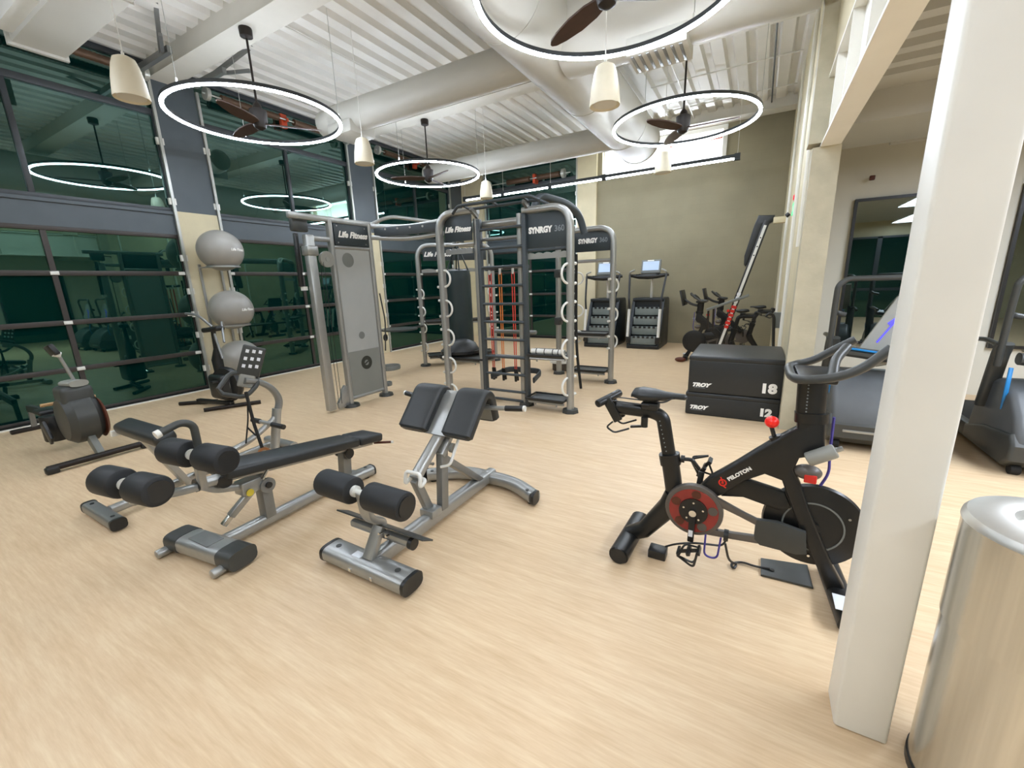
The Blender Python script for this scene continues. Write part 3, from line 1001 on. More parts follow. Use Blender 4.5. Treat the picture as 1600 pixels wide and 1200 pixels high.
f_ = fb(MB().sweep([(-.21, skew(-.21, 0), .075), (.21, skew(.21, 0), .075)], oval(.18, .115, 20, 3.4), (0, 0, 1)), 'front_foot', 'silver')
for a, b in ((-.325, -.20), (.20, .335)):
    fb(MB().sweep([(a, skew(a, 0), .075), (b, skew(b, 0), .075)], oval(.186, .122, 20, 3.4), (0, 0, 1)), 'end_cover', 'plastic_g', f_)
fb(MB().span((-.12, -.055, .131), (.10, .05, .136)), 'name_plate', 'silver_d', f_)
for x in (-.30, .26):
    fb(MB().cyl((x, skew(x, -.06), .035), (x, skew(x, -.15), .032), .03, n=14, bevel=.008), 'roller_foot', 'silver', f_)
for x in (-.28, .28):
    fb(MB().cyl((x, skew(x, .03), 0), (x, skew(x, .03), .02), .03, n=12), 'rubber_foot', 'rubber', f_)
fb(MB().sweep([(0, .05, .06), (0, 1.22, .06)], oval(.075, .08, 16, 3.5), (0, 0, 1)), 'main_rail', 'silver')
rf = fb(MB().sweep([(.02, 1.05, .055), (.06, 1.36, .055)], oval(.11, .09, 18, 3), (0, 0, 1)), 'rear_foot', 'silver')
fb(MB().sweep([(.06, 1.36, .055), (.062, 1.375, .055)], oval(.114, .094, 18, 3), (0, 0, 1)), 'end_cap', 'plastic', rf)
fb(MB().cyl((.055, 1.30, .1), (.055, 1.30, .104), .014, n=12), 'bolt_cap', 'plastic_g', rf)
fb(MB().cyl((.05, 1.3, 0), (.05, 1.3, .02), .03, n=12), 'rubber_foot', 'rubber', rf)
fb(MB().bar((0, .41, .08), (0, .41, .35), .09, .075, (0, 1, 0), .006), 'front_post', 'silver_d')
fb(MB().bar((0, 1.12, .08), (0, 1.14, .31), .075, .085, (0, 1, 0), .006), 'rear_post', 'silver_d')
for x in (-.06, .06):
    fb(MB().cyl((x - .008, .41, .34), (x + .008, .41, .34), .055, n=20), 'pivot_plate', 'silver_d')
    fb(MB().cyl((x - .012, 1.14, .30), (x + .012, 1.14, .30), .045, n=18), 'pivot_plate', 'plastic')
fb(MB().cyl((-.085, .41, .345), (.085, .41, .345), .022, n=14), 'pivot_pin', 'plastic')
fb(MB().span((-.055, .24, .325), (.055, .38, .42), .01), 'hinge_block', 'silver')
fb(MB().cyl((.066, .28, .345), (.07, .28, .345), .026, n=14), 'warning_tag', 'yellow')
lv = fb(MB().bar((.03, .40, .40), (-.02, .17, .20), .045, .045, (1, 0, 0), .005), 'adjust_tube', 'silver')
fb(MB().bar((-.02, .17, .20), (-.03, .12, .155), .034, .034, (1, 0, 0), .003), 'tube_end', 'alu', lv)
fb(MB().cyl((.06, .38, .40), (.06, .43, .455), .012, n=10), 'adjust_pin', 'chrome')
# pad
p0, p1 = V((0, .13, .555)), V((0, 1.49, .345))
dr = (p1 - p0).normalized()
nz = V((0, -dr.z, dr.y))
fb(MB().bar(p0 - nz * .045, p1 - nz * .05 - dr * .06, .12, .05, nz, .006), 'pad_rail', 'silver')
for a, b, nm in ((0.0, 1.10, 'pad'), (1.108, 1.37, 'head_pad')):
    fb(MB().bar(p0 + dr * a, p0 + dr * b, .27, .075, nz, .022, 3), nm, 'vinyl', None, 50)
h_ = fb(MB().tube([p1 - nz * .05 + V((.06, -.05, 0)), p1 - nz * .05 + V((.20, .03, 0))], .012, 8), 'rear_handle', 'brown')
fb(MB().cyl(p1 - nz * .05 + V((.20, .03, 0)), p1 - nz * .05 + V((.215, .036, 0)), .013, n=10), 'grip_end', 'white_metal', h_)
# leg rollers
fb(MB().sweep(bend([(0, .42, .40), (0, .28, .38), (0, .1, .44), (0, .03, .50)], .1, 6), oval(.05, .06, 12, 3), (1, 0, 0)), 'neck_tube', 'silver')
fb(MB().sweep(bend([(0, .16, .50), (.04, -.02, .515), (.10, -.335, .60)], .1, 6), oval(.05, .06, 12, 3), (1, 0, 0)), 'leg_tube', 'silver')
fb(MB().sweep([(.10, -.33, .59), (.10, -.335, .685)], oval(.05, .05, 12, 3), (1, 0, 0)), 'axle_post', 'silver')
fb(MB().sweep([(.05, .02, .5), (.10, .0, .73)], oval(.05, .05, 12, 3), (1, 0, 0)), 'axle_post', 'silver')
for xc, y, z, hw in ((.10, -.335, .695, .235), (.105, .0, .74, .265)):
    fb(MB().cyl((xc - hw, y - .03, z), (xc + hw, y + .03, z), .018, n=12), 'roller_axle', 'white_metal')
    dy = .03 / hw
    for a, b in ((-hw - .01, -.055), (.055, hw + .01)):
        r_ = fb(MB().cyl((xc + a, y + dy * a, z), (xc + b, y + dy * b, z), .084, n=28, bevel=.016), 'foam_roller', 'foam')
        e_ = b if b > .2 else a
        s_ = 1 if b > .2 else -1
        fb(MB().cyl((xc + e_, y + dy * e_, z), (xc + e_ + .006 * s_, y + dy * e_, z), .06, n=24), 'roller_cap', 'plastic', r_)
    for x in (-.052, .037):
        fb(MB().cyl((xc + x, y + dy * x, z), (xc + x + .017, y + dy * x, z), .034, n=16), 'roller_collar', 'white_metal')
h_ = fb(MB().tube(bend([(.10, .02, .79), (.10, .02, .93), (.10, -.04, .965), (.10, -.15, .935)], .06, 6), .022, 12), 'grip_bar', 'plastic_g')
fb(MB().cyl((.10, -.15, .935), (.10, -.175, .928), .024, n=14), 'grip_end', 'white_metal', h_)
fb(MB().cyl((.03, .16, .50), (.08, .13, .49), .045, n=18, bevel=.01), 'adjust_knob', 'plastic')
fb(MB().cyl((.03, .26, .50), (.03, .0, .525), .036, n=16), 'side_tube', 'silver')
fb(MB().cyl((.03, .0, .525), (.03, -.014, .526), .042, n=18), 'tube_cap', 'plastic')

# ---- abdominal bench behind it
t = thing('abdominal_bench', 'silver curved-arm bench with perforated foot plate behind the decline bench', 'exercise bench', (-4.25, 1.0, 0))
f_ = MB().sweep([(-4.55, .94, .055), (-3.98, .94, .055)], oval(.10, .085, 18, 3.4), (0, 0, 1)).build('front_foot', 'silver_d', t)
for x in (-4.55, -3.98):
    MB().sweep([(x - .012, .94, .055), (x + .012, .94, .055)], oval(.104, .09, 18, 3.4), (0, 0, 1)).build('end_cap', 'plastic', f_)
    MB().cyl((x + (.08 if x < -4.2 else -.08), .94, .097), (x + (.08 if x < -4.2 else -.08), .94, .101), .014, n=12).build('bolt_cap', 'plastic', f_)
MB().cyl((-4.48, .94, 0), (-4.48, .94, .02), .03, n=12).cyl((-4.05, .94, 0), (-4.05, .94, .02), .03, n=12).build('rubber_foot', 'rubber', f_)
MB().sweep([(-4.25, .98, .075), (-4.5, 2.5, .075)], oval(.06, .07, 14, 3.5), (0, 0, 1)).build('main_rail', 'silver', t)
MB().sweep([(-4.75, 2.52, .05), (-4.25, 2.52, .05)], oval(.09, .08, 16, 3), (0, 0, 1)).build('rear_foot', 'silver', t)
MB().bar((-4.22, 1.27, .60), (-4.22, 1.50, .08), .11, .05, (0, 1, .3), .006).build('pad_leg', 'silver', t)
MB().bar((-4.46, 1.24, .60), (-3.75, 1.24, .60), .05, .03, (0, 0, 1), .004).build('pad_rail', 'silver', t)
pd = MB().bar((-4.48, 1.25, .66), (-3.70, 1.25, .665), .15, .10, (0, -.3, 1), .04, 4).build('seat_pad', 'vinyl', t, 50)
MB().span((-4.50, 1.16, .585), (-4.47, 1.24, .635), .006).build('pad_cap', 'white_metal', pd)
P_ = -4.30
MB().sweep(bend([(P_, 1.60, .10), (P_, 1.83, .20), (P_, 2.10, .24), (P_, 2.39, .40), (P_, 2.43, .47)], .2, 8), oval(.05, .06, 14, 3), (1, 0, 0)).build('low_arm', 'silver', t)
MB().sweep([(P_, 2.34, .08), (P_, 2.43, .50)], oval(.075, .085, 16, 3.5), (1, 0, 0)).build('post', 'silver', t)
MB().sweep(bend([(P_, 2.42, .44), (P_, 2.48, .58), (P_, 2.42, .72), (P_, 2.30, .82), (P_, 2.16, .86)], .18, 8), oval(.06, .075, 16, 3), (1, 0, 0)).build('curved_arm', 'silver_d', t)
cb = MB().cyl((P_ - .14, 2.28, .39), (P_ + .20, 2.33, .36), .02, n=12).build('cross_bar', 'silver', t)
MB().cyl((P_ - .20, 2.27, .395), (P_ - .09, 2.285, .386), .026, n=12).build('grip', 'plastic', cb)
MB().cyl((P_ + .08, 2.31, .37), (P_ + .24, 2.335, .356), .026, n=12).build('grip', 'plastic', cb)
MB().tube(bend([(P_ + .0, 1.92, .83), (P_ - .05, 2.08, .96), (P_ - .02, 2.30, .88), (P_ + .04, 2.26, .80), (P_ + .04, 2.12, .70), (P_ + .02, 1.94, .78)], .07, 6), .022, 10, closed=True).build('loop_handle', 'plastic_g', t)
sx = V((.44, .9, -.22)).normalized()
d_ = V((.18, .30, .93)).normalized()
nn = sx.cross(d_).normalized()
c0 = V((P_, 2.20, .90))
c1 = c0 + d_ * .30
fp = MB().bar(c0, c1, .20, .03, nn, .02, 3).build('foot_plate', 'plastic_g', t)
for r_ in range(3):
    for k in range(3):
        c_ = c0 + d_ * (.10 + .075 * r_) + sx * (-.055 + .055 * k)
        for sg in (1, -1):
            MB().bar(c_ + nn * .0165 * sg - d_ * .016, c_ + nn * .0165 * sg + d_ * .016, .028, .003, nn).build('plate_hole', 'white_matte', fp)
MB().bar(c0 - d_ * .12, c0 + d_ * .02, .14, .03, nn, .02, 3).build('plate_base', 'plastic_l', t)

t = thing('strap', 'black webbing strap with loop hanging from the curved-arm bench', 'strap', (-4.16, 2.1, .72))
MB().tube(bend([(-4.19, 2.1, .77), (-4.17, 2.11, .45), (-4.12, 2.12, .20)], .05, 5), .016, 8).build('webbing', 'rubber', t)
MB().ring((-4.10, 2.12, .15), .045, [(-.012, -.012), (.012, -.012), (.012, .012), (-.012, .012)], 18, (.9, -.4, 0)).build('loop', 'tan', t)
MB().tube(bend([(-4.19, 2.1, .68), (-4.2, 2.08, .50), (-4.2, 2.02, .27)], .05, 5), .008, 6).build('webbing', 'rubber', t)
MB().tube([(-4.2, 2.06, .42), (-4.15, 2.1, .33)], .008, 6).build('cross_webbing', 'rubber', t)

# ---- rowing machine by the windows
t = thing('rowing_machine', 'dark rowing machine with tall monitor arm beside the leftmost window', 'rowing machine', (-6.2, 1.42, 0))
b_ = MB().sweep([(-5.96, 1.02, .055), (-5.97, 1.84, .055)], oval(.07, .06, 14, 2.6), (0, 0, 1)).build('front_foot', 'bronze', t)
for y in (1.05, 1.81):
    MB().span((-6.0, y - .05, 0), (-5.92, y + .05, .07), .015).build('foot_block', 'plastic', b_)
MB().bar((-6.18, 1.42, .30), (-5.98, 1.43, .06), .10, .06, (0, 1, 0), .008).build('front_leg', 'plastic_m', t)
hs = MB().lathe([(.05, -.15), (.22, -.14), (.27, -.08), (.275, .08), (.22, .14), (.05, .15)], (-6.28, 1.42, .44), (0, 1, 0), 32).build('flywheel_cage', 'plastic_g', t)
MB().span((-6.42, 1.29, .40), (-6.12, 1.55, .80), .05, 3).build('housing', 'plastic_g', t)
MB().lathe([(.02, 0), (.2, .005), (.23, -.02)], (-6.22, 1.575, .42), (0, 1, 0), 28).build('side_cover', 'brown', t)
MB().sweep([(-6.36, 1.42, .815), (-6.13, 1.45, .825)], oval(.16, .07, 16, 2.6), (0, 0, 1)).build('top_cap', 'plastic_l', t)
MB().sweep([(-6.25, 1.45, .83), (-6.25, 1.37, 1.20)], oval(.03, .03, 10), (1, 0, 0)).build('monitor_arm', 'silver', t)
mn = MB().bar((-6.25, 1.37, 1.13), (-6.27, 1.33, 1.24), .05, .13, (1, .2, 0), .015).build('monitor', 'plastic', t)
MB().cyl((-6.25, 1.40, 1.13), (-6.25, 1.35, 1.15), .03, n=12).build('arm_clamp', 'white_metal', t)
MB().bar((-6.4, 1.42, .42), (-8.25, 1.42, .30), .06, .09, (0, 0, 1), .01).build('monorail', 'plastic_g', t)
MB().span((-8.3, 1.2, 0), (-8.22, 1.64, .05), .01).build('rear_foot', 'bronze', t)
MB().bar((-8.26, 1.42, .04), (-8.22, 1.42, .31), .05, .05, (0, 1, 0)).build('rear_leg', 'silver_d', t)
MB().span((-7.2, 1.25, .40), (-6.95, 1.6, .46), .025, 3).build('seat', 'plastic', t)
MB().cyl((-6.85, 1.33, .12), (-6.85, 1.33, .42), .11, n=22, bevel=.02).build('seat_carriage', 'plastic', t)
for y in (1.22, 1.62):
    MB().bar((-6.55, y, .18), (-6.72, y, .36), .12, .03, (0, 1, 0), .01).build('footrest', 'plastic', t)
MB().cyl((-6.5, 1.2, .60), (-6.5, 1.64, .60), .018, n=10).build('pull_handle', 'wood', t)

# ---- air bike beyond it
t = thing('air_bike', 'dark upright exercise bike standing in front of the ball rack', 'exercise bike', (-7.2, 3.2, 0))
for (a, b) in (((-7.75, 2.88, .03), (-7.35, 3.24, .03)), ((-6.95, 2.86, .03), (-6.6, 3.5, .03))):
    MB().sweep([a, b], oval(.06, .055, 12, 3), (0, 0, 1)).build('floor_bar', 'bronze', t)
MB().bar((-7.55, 3.06, .06), (-6.78, 3.18, .07), .07, .06, (0, 0, 1), .01).build('base_rail', 'plastic', t)
MB().lathe([(.03, -.06), (.25, -.05), (.27, 0), (.25, .05), (.03, .06)], (-6.85, 3.2, .36), (-.25, 1, 0), 32).build('flywheel', 'plastic', t)
MB().lathe([(.02, -.075), (.13, -.07)], (-6.85, 3.2, .36), (-.25, 1, 0), 24, True).build('hub_cover', 'plastic_m', t)
MB().sweep([(-7.0, 3.2, .3), (-7.02, 3.2, .72), (-6.98, 3.2, .9)], oval(.14, .10, 14, 2.6), (0, 1, 0), scales=[1.1, 1.3, .6]).build('mast_cover', 'plastic', t)
MB().sweep([(-7.0, 3.2, .8), (-6.97, 3.2, 1.18)], oval(.06, .06, 12), (0, 1, 0)).build('mast', 'plastic', t)
MB().span((-7.12, 3.05, .14), (-6.72, 3.35, .52), .06, 3).build('drive_housing', 'plastic', t)
MB().sweep([(-6.85, 3.2, .75), (-6.97, 3.2, 1.15)], oval(.035, .035, 10), (0, 1, 0)).build('brace', 'silver_d', t)
MB().bar((-7.12, 3.16, 1.17), (-6.82, 3.24, 1.2), .14, .07, (0, 0, 1), .025, 3).build('saddle', 'plastic', t)
MB().tube(bend([(-7.46, 3.1, 1.42), (-7.2, 3.14, 1.40), (-6.98, 3.2, 1.22)], .1, 6), .018, 8).build('handlebar', 'silver_d', t)
MB().tube(bend([(-6.95, 3.35, 1.22), (-6.9, 3.3, 1.3), (-6.72, 3.2, 1.0)], .08, 6), .016, 8).build('handlebar', 'silver_d', t)
for s_ in (-1, 1):
    MB().bar((-6.98, 3.2 + .12 * s_, .36), (-6.98 - .15 * s_, 3.2 + .14 * s_, .36 - .08 * s_), .03, .02, (0, 1, 0)).build('crank', 'chrome', t)
    MB().span((-7.03 - .15 * s_, 3.15 + .18 * s_, .34 - .08 * s_), (-6.93 - .15 * s_, 3.25 + .18 * s_, .37 - .08 * s_), .005).build('pedal', 'plastic', t)

# ---- ball rack and balls
t = thing('ball_rack', 'silver wall rack of ring holders on the cream column', 'rack', (-8.3, 4.05, 0))
for y in (3.88, 4.22):
    MB().sweep([(-8.488, y, .0), (-8.488, y, 2.2)], oval(.03, .045, 10, 3), (0, 1, 0)).build('upright', 'silver', t)
for z in (.262, 1.142, 2.142):
    MB().ring((-8.05, 4.05, z), .242, [(-.014, -.014), (.014, -.014), (.014, .014), (-.014, .014)], 36).build('ring_holder', 'silver', t)
    for y in (3.88, 4.22):
        MB().bar((-8.48, y, z), (-8.20, y, z), .025, .025).build('holder_arm', 'silver', t)
for i, z in enumerate((.53, 1.41, 2.41)):
    lab = ['grey stability ball lowest on rack, half hidden by perforated plate', 'grey stability ball in the middle of the column rack', 'grey stability ball topmost on the column rack'][i]
    t = thing('stability_ball', lab, 'exercise ball', (-8.05, 4.05, z), group='stability balls on the column rack')
    MB().sphere((-8.05, 4.05, z), .345, (1, 1, .97), 40, 26).build('ball', 'ball', t)
    ax_ = V((-.36, .93, 0)).normalized()
    out_ = V((.93, .36, 0))
    lt = lettering('Life Fitness', .062, t, V((-8.05, 4.05, z)) + out_ * .345, ax_, (0, 0, 1), 'white_ink', .25, bold=.002)
    for v in lt.data.vertices:                       # wrap the print onto the ball
        v.co = v.co.normalized() * .3475
        v.co.z *= .97

# ---- foam plyo boxes
def plyo(name, label, x0, x1, y0, y1, z0, z1, num, nsz, nx):
    t = thing(name, label, 'plyo box', ((x0 + x1) / 2, (y0 + y1) / 2, z0), group='black foam plyo boxes')
    MB().span((x0, y0, z0), (x1, y1, z1 - .05), .02, 3).build('foam_body', 'vinyl', t, 50)
    MB().span((x0 - .006, y0 - .006, z1 - .065), (x1 + .006, y1 + .006, z1), .022, 3).build('cover_flap', 'vinyl', t, 50)
    lettering('TROY', .062, t, (x0 + .145, y0 - .002, z0 + .10), (1, 0, 0), (0, 0, 1), 'white_ink', .35, 'logo_print', .0045, 1.2)
    MB().span((x0 + .07, y0 - .003, z0 + .063), (x0 + .2, y0 - .001, z0 + .067)).build('logo_line', 'grey_ink', t)
    lettering(num, nsz, t, (x1 - nx, y0 - .002, z0 + .115), (1, 0, 0), (0, 0, 1), 'white_ink', 0, 'number_print', .0085, 1.12)
    return t


plyo('plyo_box', 'lower black foam box marked 12 standing on the floor', -.68, .34, 5.57, 6.62, .0, .295, '12', .12, .14)
plyo('plyo_box', 'upper black foam box marked 18 stacked on another box', -.665, .345, 5.56, 6.66, .295, .76, '18', .15, .14)

# ---- cast of studio bikes
def studio_bike(label, loc, rz):
    t = thing('studio_bike', label, 'exercise bike', loc, rz, 'black studio bikes', True)
    B = lambda mb, n, m, p=None, s=35: mb.build(n, m, p or t, s)
    f_ = B(MB().sweep([(-.60, -.24, .055), (-.58, .24, .055)], oval(.12, .10, 20, 2.4), (0, 0, 1)), 'rear_foot', 'bike')
    B(MB().cyl((-.601, -.25, .055), (-.601, -.24, .055), .05, n=20), 'end_cap', 'plastic', f_)
    f2 = B(MB().sweep([(.53, -.26, .05), (.49, .24, .05)], oval(.11, .09, 20, 2.4), (0, 0, 1)), 'front_foot', 'bike')
    B(MB().span((.468, -.22, .094), (.588, -.10, .099), .002), 'white_patch', 'white_matte', f2)  # plain white square on top of the front foot
    B(MB().sweep([(-.60, 0, .07), (-.50, 0, .13), (-.36, 0, .33), (-.33, 0, .42)], oval(.10, .11, 16, 2.6), (0, 1, 0), scales=[.9, 1, 1.25, 1.2]), 'rear_leg', 'bike')
    B(MB().sweep([(-.325, 0, .38), (-.375, 0, .66)], oval(.10, .08, 16, 2.6), (0, 1, 0)), 'seat_tube', 'bike')
    B(MB().sweep([(-.365, 0, .61), (-.378, 0, .675)], oval(.118, .095, 16, 2.8), (0, 1, 0)), 'collar', 'bike')
    B(MB().cyl((-.31, 0, .655), (-.29, 0, .655), .022, n=12), 'lock_knob', 'plastic')
    B(MB().tube(bend([(-.29, 0, .655), (-.25, 0, .66), (-.21, .02, .60)], .03, 5), .012, 8), 'lock_lever', 'plastic')
    sp = B(MB().sweep(bend([(-.377, 0, .66), (-.425, 0, .90), (-.49, 0, .925), (-.70, 0, .925)], .10, 8), oval(.078, .066, 16, 2.6), (0, 1, 0)), 'seat_post', 'bike')
    for k in range(8):
        B(MB().cyl((-.39 - .0065 * k, -.033, .70 + .026 * k), (-.39 - .0065 * k, -.036, .70 + .026 * k), .004, n=6), 'scale_dot', 'grey_ink', sp)
    B(MB().span((-.55, -.04, .94), (-.45, .04, .985), .01), 'seat_clamp', 'plastic')
    B(MB().cyl((-.52, -.05, .90), (-.52, -.05, .84), .02, n=10), 'clamp_knob', 'plastic')
    B(MB().bar((-.52, -.05, .845), (-.60, -.05, .83), .02, .012), 'clamp_lever', 'plastic')
    # saddle
    mb = MB()
    rows = []
    for x, hw, zt, th in ((-.61, .035, 1.035, .03), (-.595, .065, 1.06, .05), (-.55, .082, 1.07, .075), (-.48, .07, 1.066, .075), (-.42, .04, 1.056, .05), (-.36, .026, 1.052, .036), (-.31, .023, 1.05, .034), (-.298, .012, 1.04, .018)):
        rows.append([mb.bm.verts.new((x, hw * c, zt - th / 2 + th / 2 * s)) for c, s in [(math.cos(2 * math.pi * i / 16), math.sin(2 * math.pi * i / 16)) for i in range(16)]])
    for a, b in zip(rows, rows[1:]):
        for j in range(16):
            mb._face([a[j], a[(j + 1) % 16], b[(j + 1) % 16], b[j]])
    mb._face(rows[0][::-1])
    mb._face(rows[-1])
    sd = B(mb, 'saddle', 'vinyl', None, 60)
    for y in (-.025, .025):
        B(MB().tube(bend([(-.55, y, 1.0), (-.42, y, .992), (-.37, y, 1.03)], .03, 5), .005, 6), 'saddle_rail', 'plastic', sd)
    # dumbbell holder behind the saddle
    for y in (-.035, .035):
        B(MB().bar((-.76, y, .985), (-.68, y, .85), .055, .022, (0, 1, 0), .006), 'weight_holder', 'plastic')
    B(MB().cyl((-.80, -.09, .96), (-.71, .09, 1.0), .025, n=14, bevel=.008), 'holder_bar', 'plastic')
    for y in (-.09, .09):
        B(MB().tube(bend([(-.70, y, .86), (-.74, y, .82), (-.69, y, .79), (-.60, y, .83)], .02, 4), .006, 6), 'holder_wire', 'plastic')
        B(MB().tube([(-.72, y * .5, .98), (-.5, y * .5, .975)], .004, 6), 'holder_rod', 'plastic')
    # frame
    frame = [(-.20, .50), (-.15, .575), (-.02, .695), (.063, .778), (.15, .862), (.235, .935), (.232, 1.0), (.345, 1.01), (.362, .85), (.33, .80), (.262, .775), (.246, .71), (.285, .628), (.335, .50), (.47, .20), (.545, .07), (.46, .05), (.40, .18), (.306, .372), (.237, .543), (.199, .636), (.119, .656), (.033, .600), (-.075, .486), (-.15, .44)]
    B(MB().prism(frame, (0, 0, 0), (1, 0, 0), (0, 0, 1), .072, .014, 3), 'frame', 'bike', None, 40)
    B(MB().prism([(-.08, .515), (.033, .60), (.22, .565), (.26, .48), (.20, .455), (.03, .49), (-.08, .47)], (0, .005, 0), (1, 0, 0), (0, 0, 1), .05, .012), 'lower_tube', 'bike')
    B(MB().sweep([(.285, 0, .98), (.275, 0, 1.20)], oval(.125, .075, 18, 3), (0, 1, 0)), 'handlebar_post', 'bike')
    B(MB().sweep([(.292, 0, .97), (.289, 0, 1.02)], oval(.145, .092, 18, 3), (0, 1, 0)), 'collar', 'bike')
    for k in range(9):
        B(MB().cyl((.262 - .0005 * k, -.038, 1.03 + .017 * k), (.262 - .0005 * k, -.0405, 1.03 + .017 * k), .004, n=6), 'scale_dot', 'grey_ink')
    # handlebar
    hb = B(MB().tube(bend([(.41, 0 - .20, 1.285) if False else (.51, -.19, 1.385), (.42, -.20, 1.285), (.32, -.20, 1.238), (.20, -.20, 1.222), (.175, -.12, 1.222), (.175, .12, 1.222), (.20, .20, 1.222), (.29, .20, 1.25), (.36, .20, 1.305), (.45, .19, 1.37)], .07, 7), .021, 12), 'handlebar', 'plastic_g')
    B(MB().tube(bend([(.325, -.19, 1.235), (.345, -.05, 1.30), (.40, .06, 1.35)], .05, 6), .021, 12), 'handlebar_grip', 'plastic_g')
    B(MB().span((.20, -.14, 1.195), (.36, .14, 1.235), .012), 'bar_tray', 'plastic')
    # drive
    wh = B(MB().lathe([(.03, -.03), (.10, -.028), (.185, -.028), (.225, -.02), (.232, 0), (.225, .02), (.185, .028), (.03, .03)], (.36, .02, .395), (0, 1, 0), 56), 'flywheel', 'bike')
    B(MB().ring((.36, -.009, .395), .135, [(-.004, -.003), (.004, -.003), (.004, .003), (-.004, .003)], 40, (0, 1, 0)), 'wheel_groove', 'plastic_m', wh)
    B(MB().cyl((.36, -.03, .395), (.36, .05, .395), .03, n=18), 'hub', 'bike')
    for k in range(3):
        a = R(30 + 120 * k)
        B(MB().cyl((.36 + .17 * math.cos(a), -.012, .395 + .17 * math.sin(a)), (.36 + .17 * math.cos(a), -.016, .395 + .17 * math.sin(a)), .007, n=8), 'wheel_bolt', 'chrome', wh)
    cg = B(MB().cyl((-.215, -.075, .375), (-.215, -.03, .375), .158, n=44, bevel=.008), 'belt_guard', 'bike2')
    B(MB().cyl((-.215, -.079, .375), (-.215, -.074, .375), .134, n=44), 'disc_cover', 'redclear', cg)
    for k in range(5):
        a = R(-60 + 72 * k)
        B(MB().cyl((-.215 + .105 * math.cos(a), -.0815, .375 + .105 * math.sin(a)), (-.215 + .105 * math.cos(a), -.079, .375 + .105 * math.sin(a)), .026, n=14), 'disc_window', ('bike2' if k in (0, 1) else 'brown'), cg)
    cr = B(MB().cyl((-.215, -.088, .375), (-.215, -.078, .375), .078, n=32), 'spider', 'bike', cg)
    for k in range(5):
        a = R(18 + 72 * k)
        B(MB().cyl((-.215 + .055 * math.cos(a), -.091, .375 + .055 * math.sin(a)), (-.215 + .055 * math.cos(a), -.087, .375 + .055 * math.sin(a)), .006, n=8), 'spider_bolt', 'chrome', cg)
    B(MB().prism([(-.12, .49), (.05, .42), (.17, .38), (.17, .34), (.02, .395), (-.10, .435)], (0, -.055, 0), (1, 0, 0), (0, 0, 1), .03, .006), 'guard_arm', 'bike2')
    B(MB().prism([(-.14, .275), (-.14, .235), (.0, .245), (.17, .26), (.17, .305), (.0, .285)], (0, -.055, 0), (1, 0, 0), (0, 0, 1), .03, .006), 'guard_arm', 'bike2')
    B(MB().prism([(.10, .40), (.20, .41), (.33, .385), (.345, .26), (.30, .245), (.13, .25), (.10, .28)], (0, -.055, 0), (1, 0, 0), (0, 0, 1), .034, .008), 'belt_cover', 'plastic_g')
    # cranks and pedals
    ca = B(MB().bar((-.215, -.10, .375), (-.215, -.115, .195), .034, .022, (0, 1, 0), .006), 'crank_arm', 'bike')
    B(MB().span((-.228, -.129, .235), (-.205, -.126, .275)), 'crank_label', 'white_matte', ca)
    B(MB().cyl((-.215, -.115, .375), (-.215, -.085, .375), .02, n=14), 'crank_bolt', 'chrome')
    B(MB().bar((-.215, .06, .375), (-.20, .10, .55), .034, .022, (0, 1, 0), .006), 'crank_arm', 'bike')

    def pedal(c, tilt):
        c = V(c)
        d1 = V((math.cos(R(tilt)), 0, math.sin(R(tilt)))) * 1.25
        up_ = V((-d1.z, 0, d1.x))
        y_ = V((0, 1, 0))
        p_ = B(MB().bar(c - y_ * .045, c + y_ * .045, .022, .02, up_, .004), 'pedal', 'plastic')
        B(MB().bar(c - d1 * .045 - y_ * .04, c - d1 * .045 + y_ * .04, .014, .022, up_).bar(c + d1 * .045 - y_ * .04, c + d1 * .045 + y_ * .04, .014, .022, up_).bar(c - d1 * .045, c + d1 * .045, .012, .018, up_), 'pedal_cage', 'plastic', p_)
        B(MB().tube(bend([c - d1 * .04 - y_ * .04, c - d1 * .0 + up_ * .075 - y_ * .02, c + d1 * .06 + up_ * .02], .03, 5), .007, 6), 'toe_cage', 'plastic', p_)
        B(MB().tube(bend([c - d1 * .04 + y_ * .04, c - d1 * .0 + up_ * .075 + y_ * .02, c + d1 * .06 + up_ * .02], .03, 5), .007, 6), 'toe_cage', 'plastic', p_)
        B(MB().tube(bend([c + d1 * .04 - y_ * .04, c - up_ * .05 - y_ * .03, c - d1 * .04 + y_ * .03], .03, 5), .006, 6), 'pedal_strap', 'rubber', p_)
        return p_

    pedal((-.215, -.165, .165), 200)
    pedal((-.19, .155, .56), 60)
    # resistance knob, brake, bottle
    B(MB().sphere((.125, 0, .945), .034, (1, 1, .92), 22, 14), 'resistance_knob', 'red_bright')
    B(MB().cyl((.125, 0, .92), (.15, 0, .845), .011, n=10), 'knob_stem', 'plastic')
    B(MB().sweep([(.145, 0, .87), (.17, 0, .82)], oval(.06, .05, 12, 3), (0, 1, 0)), 'knob_base', 'bike')
    B(MB().sphere((.305, -.01, .70), .065, (1.0, .6, .62), 20, 12), 'brake_cover', 'bike2')
    B(MB().span((.29, -.052, .655), (.345, -.04, .70), .008), 'brake_pad', 'red')
    bt = B(MB().cyl((.29, -.06, .785), (.40, -.06, .855), .036, n=20, bevel=.01), 'bottle_holder', 'plastic_l')
    B(MB().cyl((.40, -.06, .855), (.425, -.06, .871), .012, n=10), 'holder_tip', 'silver', bt)
    B(MB().tube(bend([(.385, .02, 1.0), (.39, .02, .80), (.40, .02, .70), (.37, .02, .62)], .05, 6), .007, 6), 'cable', 'purple')
    # logo and lettering on the frame
    d_ = V((math.cos(R(41)), 0, math.sin(R(41))))
    n_ = V((-d_.z, 0, d_.x))
    o_ = V((.0, -.0375, .636))
